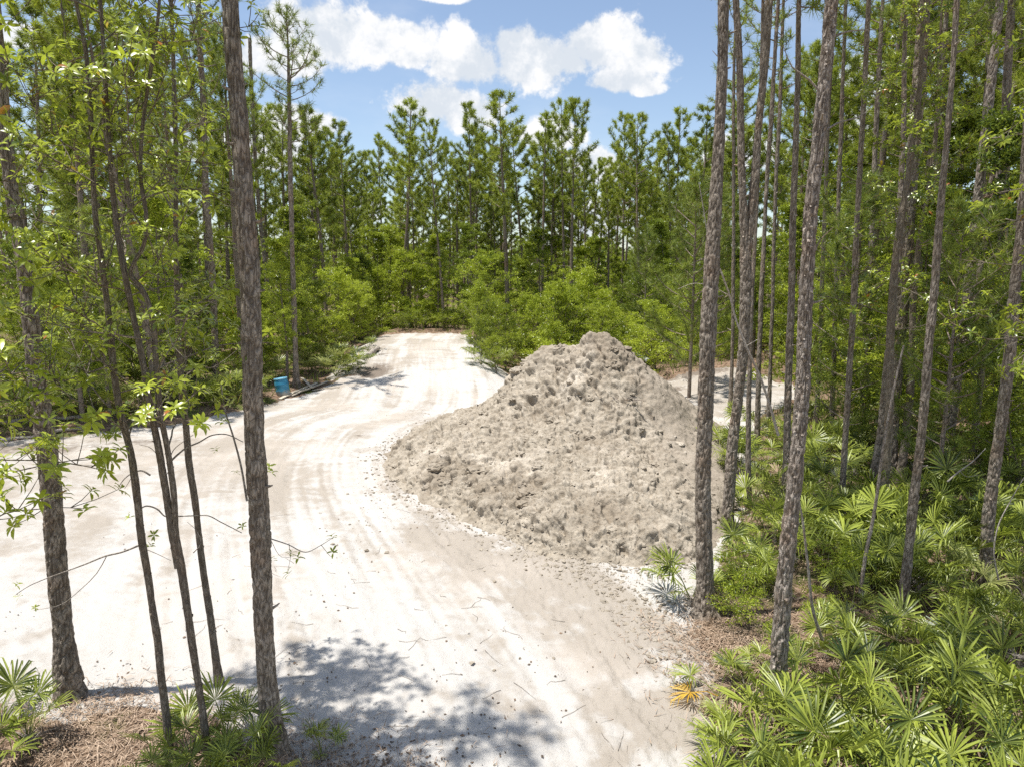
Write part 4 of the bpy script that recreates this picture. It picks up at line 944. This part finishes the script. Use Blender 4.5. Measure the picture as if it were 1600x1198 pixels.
# low green cover behind the mound and along the edges
fill(76, -1, 18, 33.2, 47, .8, 1.9, .9, BL, 'low bright bush of the green carpet behind the mound', 'low bushes behind the mound', 1.35, 'low_shrub', 'shrub', (1, 1.6))
fill(64, -36, -8.4, 21, 46, .8, 2.0, 1.2, BL, 'low bush along the left edge of the clearing', 'low bushes left of the road', 1.35, 'low_shrub', 'shrub', (1, 1.5))
fill(30, -16, 16, 50, 60, 1.2, 2.6, 1.5, BL, 'low bush under the pines behind the road end', 'low bushes under the far pines', 1.35, 'low_shrub', 'shrub', (1, 1.6))
fill(26, -10.5, 4, 46.4, 49.5, .8, 1.6, .8, BL, 'low bush at the end of the sand road', 'low bushes at the road end', 1.35, 'low_shrub', 'shrub', (1, 1.5))
fill(22, 7, 22, 15.5, 31, .7, 1.5, 1.0, BL, 'low bush on the shaded floor of the right-hand wood', 'low bushes of the right-hand wood', 1.35, 'low_shrub', 'shrub', (1, 1.4))
# near yellow-green bushes between the trunks on the right
for (px, py, s, k, lab) in [(1172,985,.66,0,'yellow-green small-leaved bush right of the straight trunk by the mound'),(1150,925,.5,3,'green small bush touching the straight trunk by the mound'),(1192,930,.55,0,'upper yellow-green bush between the straight and the flaky trunks'),
                           (1300,935,.7,0,'yellow-green bush just right of the flaky trunk'),(1328,900,.6,3,'yellow-green bush behind the one right of the flaky trunk'),(1290,985,.4,3,'small sprawling bush at the foot of the flaky trunk'),(1165,880,.55,1,'dark green bush at the foot of the forked pine'),(1380,900,.45,3,'low yellow bush beside the thin leaning stem')]:
    p = at(px, py); shrub(BL[0 if k != 1 else 1], p[0], p[1], s*.74, lab, 'small bushes between the right-hand trunks', 'low_shrub', 'shrub')
# young pine with drooping light needles behind the straight trunk
rY = np.random.default_rng(77)
ym = pine_crown(lambda z: (0, 0), 1.0, 7.6, 1.9, 44, 22, .30, .016, rY, 1.3, [M['bark_far'], M['needle_near']], dead=0)
mb = MB(); tube(mb, np.array([[0, 0, -.1], [.03, 0, 3], [0, .02, 7.6]]), np.array([.07, .05, .01]), 8); ys = mb.mesh('trunk', [M['bark_far']], True)
for (px, D, sc, lab) in [(1085,26,1.05,'feathery light green young pine left of the straight trunk by the mound'),(1118,30,1.1,'feathery young pine hidden partly by the straight trunk'),(1010,40,.9,'feathery young pine in the thicket behind the mound'),(1340,17,.9,'feathery young pine behind the pale slim pine'),(1500,14,.8,'feathery young pine behind the mottled leaning pine'),(150,22,.85,'feathery young pine in the left wood')]:
    d = ray(px, 420); x = d[0]/d[1]*D; dup('young_pine', ys, ym, (x, D, gz(x, D)), lab, 'tree', 'feathery young pines', rng.random()*6, sc, ('trunk', 'crown'))

# the far wood that closes the view
r = np.random.default_rng(55); mb = MB(); n = 52000
a = r.uniform(-1.15, 1.15, n); dd = r.uniform(95, 135, n); x = dd*np.sin(a); y = dd*np.cos(a)
hh = 7.5+3.5*fbm(a*22, dd*.03, 3, 7)+1.5*perlin(a*90, dd*.1, 9); z = hh*r.random(n)**.75+1.0
leaf_quads(mb, np.stack([x, y, z], 1), .85, r, .4, 0, .8)
tag(ob('distant_woods', mb.mesh('distant_woods', [M['under3']], False)), 'dark belt of distant woodland behind all the nearer trees', 'woods', kind='stuff')

RANK = {'tall shrubs behind the mound':'leafy tall shrubs in the thicket behind the mound', 'broadleaf trees massed behind the road end':'leafy trees in the dark belt behind the road end',
 'broadleaf trees filling the left-hand wood':'leafy broadleaf trees in the left-hand wood','broadleaf trees filling the right-hand wood':'leafy broadleaf trees in the right-hand wood','tall shrubs left of the road':'leafy shrubs lining the left side of the clearing',
 'tall shrubs of the right-hand wood':'leafy tall shrubs shaded by the right-hand wood','low bushes behind the mound':'low bright bushes in the green carpet behind the mound','low bushes left of the road':'low bushes along the left edge of the clearing',
 'low bushes under the far pines':'low bushes under the pines behind the road end', 'low bushes at the road end':'low bushes closing the far end of the sand road','low bushes of the right-hand wood':'low bushes on the shaded floor of the right-hand wood'}
# ------------------------------------------------------------------ palmettos
rp = np.random.default_rng(31)
def P_px(lst, **kw):
    for q in lst:
        p = at(q[0], q[1]); palmetto(p[0], p[1], q[2], q[3] if len(q) > 3 else 'palm', r=rp, **kw)
# dense near patch, lower right
near = [(1165,1085,.62),(1205,1165,.8),(1140,1190,.7),(1265,1105,.85),(1255,1210,.9),(1320,1060,.85),(1330,1160,.95),(1385,1105,.95),(1400,1215,1.0),(1440,1045,.9),(1455,1150,1.0),(1500,1080,1.0),(1515,1190,1.05),(1560,1120,1.0),(1590,1040,.95),(1600,1210,1.05),(1500,990,.8),(1310,1260,1.0),(1180,1275,.9),(1460,1290,1.1),(1580,1300,1.1),(1640,1110,1.0),(1650,1230,1.1),(1370,1020,.75),(1560,1000,.8),(1200,1060,.6),(1230,1340,1.0),(1370,1360,1.1),(1540,1400,1.1),(1120,1350,.8),(1290,1030,.7)]
near = [(a_[0], a_[1], a_[2]*.95) for a_ in near]+[(float(rp.uniform(1150+max(0, 1100-q)*.3, 1620)), float(q), float(rp.uniform(.5, .8))) for q in rp.uniform(1000, 1330, 10)]
P_px(near, n=10, dead=2)
# middle patch between the trunks on the right
mid = [(1240,880,.6),(1215,850,.75),(1255,815,.9),(1200,800,.8),(1285,790,.9),(1300,850,.8),(1340,830,.9),(1370,880,.85),(1400,840,.9),(1455,850,1.05),(1490,815,1.05),(1430,800,.9),(1520,850,.9),(1475,900,.8),(1580,870,.9),(1610,830,1.0),(1560,820,.9),(1120,720,.85),(1090,700,.8,'palm_pale'),(1155,740,.8),(1200,730,.8),(1180,700,.8),(1250,735,.9),(1290,730,.9),(1330,745,.9),(1300,700,.8),(1345,700,.9),(1240,695,.8),(1265,660,.8),(1470,740,.9),(1520,720,.9),(1570,740,.9),(1600,700,.9),(1430,740,.9),(1400,700,.9),(1080,945,.72),(1600,940,.8),(1330,960,.55),(1160,830,.6),(1450,680,.9),(1370,660,.9),(1540,680,.9),(1260,860,.7),(1510,930,.6,'palm_pale')]
mid = [(a_[0], a_[1], a_[2]*1.12)+tuple(a_[3:]) for a_ in mid]+[(float(rp.uniform(1150, 1610)), float(q), float(rp.uniform(.7, 1.1))) for q in rp.uniform(680, 960, 34)]
P_px(mid, n=11)
# left foreground
P_px([(45,1165,.74),(5,1125,.5,'palm_pale'),(-30,1215,.7)], n=10, tall=1, dead=3)
P_px([(318,1165,.62),(356,1178,.68),(385,1222,.6),(275,1212,.6),(335,1245,.65),(425,1235,.45),(235,1255,.5)], n=9, tall=1, dead=2)
P_px([(503,1185,.40)], n=8, tall=1, dead=0)
# left middle distance and road end
r2 = np.random.default_rng(9)
for (px, py, s, mt) in [(400,600,.9,'palm'),(425,592,.9,'palm'),(470,585,1.0,'palm_pale'),(500,582,1.0,'palm'),(525,588,1.0,'palm_pale'),(545,580,.9,'palm'),(560,570,.8,'palm'),(490,570,1.0,'palm'),(520,570,1.0,'palm'),(392,620,.9,'palm'),(60,655,1.1,'palm'),(95,640,1.1,'palm_pale'),(130,650,1.1,'palm'),(160,640,1.1,'palm_pale'),(190,650,1.1,'palm'),(225,640,1.0,'palm_pale'),(30,640,1.1,'palm'),(260,635,1.1,'palm'),(300,630,1.0,'palm'),(345,620,1.0,'palm_pale'),(370,628,.9,'palm'),(110,615,1.1,'palm'),(200,615,1.1,'palm'),(10,670,1.0,'palm'),(280,610,1.1,'palm_pale'),(240,600,1.1,'palm'),(320,600,1.1,'palm'),(575,548,.7,'palm'),(752,570,.9,'palm'),(775,577,.9,'palm_pale'),(760,556,.9,'palm'),(790,570,1.0,'palm'),(745,548,.8,'palm'),(600,522,.9,'palm'),(520,548,1.0,'palm'),(460,560,1.0,'palm'),(500,545,1.0,'palm')]:
    p = at(px, py); palmetto(p[0], p[1], s*1.35, mt, detail=False, r=r2)
# yellow frond at the track edge
p = at(1122, 1092); o_ = thing('saw_palmetto', p, 'small palmetto holding one drooping yellow frond over the sand', 'palmetto', 'saw palmettos', 0, .85)
for (v, q, rz, sc) in [(3, 'palm_yellow', R(97), .95), (0, 'palm', R(60), .9), (1, 'palm', R(-40), .8), (3, 'palm_pale', R(150), .7)]:
    f = ob('frond', FR[q][v], o_); f.rotation_euler = (-.10, 0, rz); f.scale = (sc,)*3; f.location = (0, 0, .05)
    if q == 'palm_yellow': f['label'] = 'yellow drooping frond'
# distinct words for each palmetto: the nearest landmark and its rank from it
anchors = [(NEAR[0][1], 'thick furrowed pine'), (NEAR[1][1], 'leftmost thick trunk'), (NEAR[2][1], 'straight pine by the mound'), (NEAR[3][1], 'pale flaky trunk'), (NEAR[4][1], 'forked pine'),
           (NEAR[6][1], 'stout scarred pine'), (NEAR[8][1], 'thin dark leaning pine'), (NEAR[9][1], 'mottled leaning pine'), (NEAR[10][1], 'leaning pine near the right edge'), (at(443,612), 'blue drum'), (at(760,560), 'right road edge'), (at(120,650), 'fallen logs at far left')]
buck = {}
for (o2, mt) in PALMS:
    l = np.array(o2.location[:2]); i = int(np.argmin([np.linalg.norm(l-a_[0][:2])*(.8 if j > 8 else 1) for j, a_ in enumerate(anchors)])); buck.setdefault(i, []).append((float(np.linalg.norm(l-anchors[i][0][:2])), o2, mt))
for i, lst in buck.items():
    lst.sort(key=lambda q: q[0])
    for k, (dd_, o2, mt) in enumerate(lst):
        col_ = 'pale yellowish' if mt == 'palm_pale' else 'green'
        o2['label'] = f'{col_} saw palmetto, {ordw(k+1)} closest to the {anchors[i][1]}' if k else f'{col_} saw palmetto standing closest to the {anchors[i][1]}'

# ------------------------------------------------------------------ blue drum, planks, logs, pipe
def lathe(mb, prof, seg=32, mat=0):
    prof = np.array(prof); th = np.arange(seg)*2*math.pi/seg
    Vv = np.stack([prof[:, 0:1]*np.cos(th), prof[:, 0:1]*np.sin(th), np.repeat(prof[:, 1:2], seg, 1)], -1)
    mb.add(Vv.reshape(-1, 3), grid_faces(len(prof), seg, True), mat)
m, t, p, o = newmat('blue_plastic'); M['blue'] = m
tcn = t.n('ShaderNodeTexCoord'); sz_ = t.n('ShaderNodeSeparateXYZ'); t.l(tcn.outputs['Object'], sz_.inputs[0])
t.l(t.mix(t.m('MULTIPLY', t.ss(t.m('ADD', sz_.outputs[2], t.m('MULTIPLY', t.noise(tcn.outputs['Object'], 9, 4), -.4)), .08, -.15), .8), t.mix(t.ss(t.noise(tcn.outputs['Object'], 6, 4), .45, .75), (.03,.22,.37), (.09,.33,.46)), (.35,.31,.26)), p.inputs['Base Color']); p.inputs['Roughness'].default_value = .45
m, t, p, o = newmat('blue_lid'); M['lid'] = m
tcn = t.n('ShaderNodeTexCoord'); t.l(t.mix(t.ss(t.noise(tcn.outputs['Object'], 5, 3), .4, .7), (.16,.42,.58), (.25,.48,.60)), p.inputs['Base Color']); p.inputs['Roughness'].default_value = .4
dp = at(443, 613)
dr = thing('plastic_drum', dp, 'bright blue plastic drum at the brush edge beside the planks', 'drum', None, .4)
dr.rotation_euler = (R(-4), R(-7), .4)
mb = MB(); lathe(mb, [(.001,0),(.235,0),(.25,.02),(.262,.18),(.266,.20),(.266,.22),(.262,.24),(.265,.42),(.270,.44),(.270,.46),(.265,.48),(.250,.64),(.245,.66)]); ob('body', mb.mesh('body', [M['blue']], True), dr)
mb = MB(); lathe(mb, [(.245,.655),(.258,.655),(.262,.665),(.262,.69),(.255,.70),(.235,.70),(.230,.682),(.001,.680)]); ob('lid', mb.mesh('lid', [M['lid']], False), dr)
for sx_ in (-.12, .12):
    mb = MB(); lathe(mb, [(.030,.678),(.030,.70),(.026,.705),(.001,.705)], 14); c_ = ob('bung', mb.mesh('bung', [M['lid']], False), dr); c_.location = (sx_, 0, .0)
def plank(name, a, b, w_, th_, label, cat='plank', mat=None, z=.03):
    A_ = at(*a); B_ = at(*b); A_[2] += z; B_[2] += z+.03; d_ = B_-A_; L_ = np.linalg.norm(d_); d_ /= L_; s = unit(np.cross(d_, [0, 0, 1])); u = np.cross(s, d_); n = 10
    mb = MB(); rr = np.random.default_rng(int(abs(a[0]*7+b[1]))); Vv = []
    for i in range(n):
        c = d_*L_*i/(n-1)+u*(.008*rr.normal()+.02*math.sin(i*.6)); w2 = w_/2*(1+.03*rr.normal())
        Vv += [c-s*w2-u*th_/2, c+s*w2-u*th_/2, c+s*w2+u*th_/2, c-s*w2+u*th_/2]
    Vv = np.array(Vv); mb.add(Vv, grid_faces(n, 4, True)); mb.add(Vv[:4], [[0, 1, 2, 3]]); mb.add(Vv[-4:], [[3, 2, 1, 0]])
    o_ = ob(name, mb.mesh(name, [mat or M['plankw']], False), None, A_); return tag(o_, label, cat)
m, t, p, o = newmat('weathered_wood'); M['plankw'] = m
tcn = t.n('ShaderNodeTexCoord'); t.l(t.mix(t.ss(t.noise(tcn.outputs['Object'], 12, 5, .6), .35, .7), (.42,.35,.26), (.60,.54,.44)), p.inputs['Base Color']); p.inputs['Roughness'].default_value = .85
plank('wooden_plank', (437,622), (495,600), .14, .04, 'longest pale plank lying slantwise beside the blue drum')
plank('wooden_plank', (455,619), (512,597), .10, .04, 'second slanting plank just behind the longest one', z=.02)
plank('wooden_plank', (471,595), (488,609), .12, .03, 'short light board lying across the slanting planks', z=.14)
plank('wooden_plank', (488,607), (530,605), .06, .03, 'thin strip of wood lying flat right of the crossed planks')
def log(name, a, b, r0, r1, label, mat='dead', z=.0, z2=None, cat='log'):
    A_ = at(*a); B_ = at(*b); A_[2] += r0*.7+z; B_[2] += r1*.7+(z if z2 is None else z2); n = 16; rr = np.random.default_rng(int(a[0]+b[0]+a[1])); P = np.linspace(A_, B_, n)-A_; L_ = np.linalg.norm(B_-A_)
    P[1:-1] += rr.normal(size=(n-2, 3))*L_*.006; P[:, 2] += .02*L_*np.sin(np.linspace(0, 3.1, n)); mb = MB(); tube(mb, P, np.linspace(r0, r1, n)*(1+.08*rr.normal(size=n)), 10)
    return tag(ob(name, mb.mesh(name, [M[mat]], True), None, A_), label, cat)
log('fallen_log', (-40,668), (150,652), .09, .05, 'long grey fallen log at the far left edge of the sand')
log('fallen_log', (60,672), (150,664), .07, .045, 'shorter dark fallen log in front of the long grey one', 'twig')
log('fallen_log', (0,684), (70,674), .05, .03, 'thin dead pole nearest the sand at the far left', 'dead')
log('fallen_log', (1430,905), (1600,885), .035, .02, 'grey fallen pole on the litter beneath the right-hand palmettos')
log('fallen_log', (575,560), (592,548), .11, .10, 'stubby weathered log end on the bank left of the road', 'dead', .05)
log('fallen_log', (1010,548), (1060,540), .06, .04, 'thin pale log in the green carpet behind the mound', 'dead')
m, t, p, o = newmat('grey_pipe'); M['pipe'] = m; p.inputs['Base Color'].default_value = (.33,.35,.35,1); p.inputs['Roughness'].default_value = .5
a_, b_ = at(1014,571), at(985,556); a_[2] += .25; b_[2] += .35
mb = MB(); tube(mb, np.array([a_, (a_+b_)/2, b_])-a_, np.array([.13]*3), 20, 0, False); tube(mb, np.array([a_, (a_+b_)/2, b_])-a_, np.array([.115]*3), 20, 0, False)
tag(ob('drain_pipe', mb.mesh('drain_pipe', [M['pipe']], True), None, a_), 'grey plastic pipe end poking out behind the right slope of the mound', 'pipe')
p_ = at(1016,577); shrub(BL[0], p_[0], p_[1], .28, 'tiny vivid green bush at the mouth of the grey pipe', None, 'low_shrub', 'shrub')
# uprooted roots sticking out of the bank
for k, (px, py, lab) in enumerate([(582,556,'tangle of dead roots on the bank left of the road'),(1075,566,'tangle of grey roots on the spoil bank behind the mound'),(945,640,'knot of dark roots stuck in the right slope of the mound')]):
    p_ = at(px, py) if k < 2 else np.array([2.9, 17.6, float(mound_z(2.9, 17.6)[0])]); mb = MB(); r = np.random.default_rng(60+k)
    for j in range(16):
        d_ = rand_dir(1, r)[0]; d_[2] = abs(d_[2])*.5; L_ = r.uniform(.25, .8)*(1, 1.2, .5)[k]; q = d_*L_; mid = q*.5+r.normal(size=3)*.1*L_; s0 = r.normal(size=3)*.15*[1, 1, 0]
        tube(mb, spline(np.array([s0, s0+mid, s0+q]), 6), np.linspace(.018, .005, 6), 4)
    tag(ob('dead_roots', mb.mesh('dead_roots', [M['twig' if k else 'dead']], False), None, p_), lab, 'roots')

# ------------------------------------------------------------------ litter (uncountable)
m, t, p, o = newmat('dry_leaf'); M['litter'] = m
g = t.n('ShaderNodeNewGeometry'); t.l(t.mix(g.outputs['Random Per Island'], (.055,.04,.028), (.20,.13,.08)), p.inputs['Base Color']); p.inputs['Roughness'].default_value = .8
m, t, p, o = newmat('dry_needles'); M['straw'] = m
g = t.n('ShaderNodeNewGeometry'); t.l(t.mix(g.outputs['Random Per Island'], (.18,.115,.07), (.48,.36,.26)), p.inputs['Base Color']); p.inputs['Roughness'].default_value = .8
r = np.random.default_rng(71)
def scatter_polar(n, a0, a1, r0, r1):
    a = r.uniform(a0, a1, n); d_ = r0*(r1/r0)**r.random(n); return d_*np.sin(a), d_*np.cos(a)
x, y = scatter_polar(15000, -.75, .42, 4.6, 15); dens_ = np.exp(-(y-5.3)/2.0)*(.10+.35*sst(-x, -.6, 1.6))*2.2*sst(fbm(x*.9, y*1.2, 3, 207), -.05, .45)+.006; keep = (r.random(len(x)) < dens_) & (poly_sd(x, y, SAND) > -.3); x, y = x[keep], y[keep]
x2 = r.normal(-1.8, .8, 900); y2 = r.normal(6.1, .4, 900); x = np.concatenate([x, x2]); y = np.concatenate([y, y2])
z = ground_z(x, y)+.006; n = len(x); a = r.random(n)*6.28; L_ = r.uniform(.025, .075, n)*r.uniform(.6, 1, n); w_ = L_*r.uniform(.15, .32, n)
c, s = np.cos(a), np.sin(a); up = r.uniform(.002, .018, n)
V_ = np.stack([np.stack([x-c*L_/2, y-s*L_/2, z+up*.3], -1), np.stack([x-s*w_, y+c*w_, z+up], -1), np.stack([x+c*L_/2, y+s*L_/2, z+up*.4], -1), np.stack([x+s*w_, y-c*w_, z+.002], -1)], 1).reshape(-1, 3)
mb = MB(); mb.add(V_, np.arange(n*4).reshape(-1, 4)); tag(ob('leaf_litter', mb.mesh('leaf_litter', [M['litter']], False)), 'small dark dead leaves strewn over the near sand', 'leaf litter', kind='stuff')
# needle straw on the wood floor and round the left trunks
X = []; Y = []
for (cx, cy_, sx_, sy_, k) in [(-4.1,6.6,.8,.45,2600),(-3.0,6.0,.8,.5,1300),(-4.8,7.2,.4,.3,800),(2.9,8.7,.45,.5,2400),(2.9,7.6,.5,.6,1500),(-1.9,6.2,.6,.4,1500)]:
    X.append(r.normal(cx, sx_, k)); Y.append(r.normal(cy_, sy_, k))
x, y = scatter_polar(30000, .18, .75, 5, 24); k = poly_sd(x, y, SAND) < -.1; X.append(x[k]); Y.append(y[k])
x, y = scatter_polar(9000, -.8, -.3, 19, 34); k = poly_sd(x, y, SAND) < -.1; X.append(x[k]); Y.append(y[k])
x = np.concatenate(X); y = np.concatenate(Y); n = len(x); z = ground_z(x, y)+r.uniform(.003, .05, n); a = r.random(n)*6.28; L_ = r.uniform(.06, .20, n); w_ = .0022+.00035*np.hypot(x, y)
c, s = np.cos(a), np.sin(a); tl = r.normal(size=n)*.02
V_ = np.stack([np.stack([x-c*L_/2-s*w_, y-s*L_/2+c*w_, z-tl], -1), np.stack([x-c*L_/2+s*w_, y-s*L_/2-c*w_, z-tl], -1), np.stack([x+c*L_/2, y+s*L_/2, z+tl], -1)], 1).reshape(-1, 3)
mb = MB(); mb.add(V_, np.arange(n*3).reshape(-1, 3)); tag(ob('needle_litter', mb.mesh('needle_litter', [M['straw']], False)), 'reddish brown fallen pine needles carpeting the wood floor', 'needle litter', kind='stuff')
# thin twigs on the sand
mb = MB()
for k in range(150):
    x = r.uniform(-5, 3.2); y = 4.8*(14/4.8)**r.random()
    if poly_sd(np.array([x]), np.array([y]), SAND)[0] < .2: continue
    L_ = r.uniform(.08, .45); a = r.random()*6.28; n = 5; q = np.array([[x+math.cos(a)*L_*i/4+r.normal()*.012, y+math.sin(a)*L_*i/4+r.normal()*.012, 0] for i in range(n)]); q[:, 2] = mound_z(q[:, 0], q[:, 1])+.008
    tube(mb, q, np.linspace(.0035, .0015, n), 4, 0, False)
tag(ob('twig_litter', mb.mesh('twig_litter', [M['twig']], False)), 'fine broken twigs lying scattered on the sand', 'twigs', kind='stuff')
# undergrowth grass and weeds behind the clearing
x, y = scatter_polar(26000, -.75, .75, 12, 52); k = (poly_sd(x, y, SAND) < -.25); x, y = x[k], y[k]; n = len(x); z = ground_z(x, y); a = r.random(n)*6.28; L_ = r.uniform(.12, .45, n); w_ = .004+.0006*np.hypot(x, y)
c, s = np.cos(a), np.sin(a); b2 = r.normal(size=(2, n))*.35
V_ = np.stack([np.stack([x-c*w_, y-s*w_, z-.02], -1), np.stack([x+c*w_, y+s*w_, z-.02], -1), np.stack([x+b2[0]*L_, y+b2[1]*L_, z+L_], -1)], 1).reshape(-1, 3)
mb = MB(); mb.add(V_, np.arange(n*3).reshape(-1, 3)); tag(ob('grass', mb.mesh('grass', [M['grass']], False)), 'sparse grass and weeds over the wood floor', 'grass', kind='stuff')

# ------------------------------------------------------------------ each member of a row gets its rank, counted from the left as the camera stands
RANK.update({v: v for v in PG.values()})
GROUPS = {}
for o_ in list(SC.objects):
    if o_.parent is None and o_.get('group') in RANK: GROUPS.setdefault(o_['group'], []).append(o_)
for g_, lst in GROUPS.items():
    lst.sort(key=lambda q: project(np.array([q.location.x, q.location.y, 0]))[0])
    for k, q in enumerate(lst): q['label'] = f"{ordw(k+1)} from the left of the {RANK[g_]}"
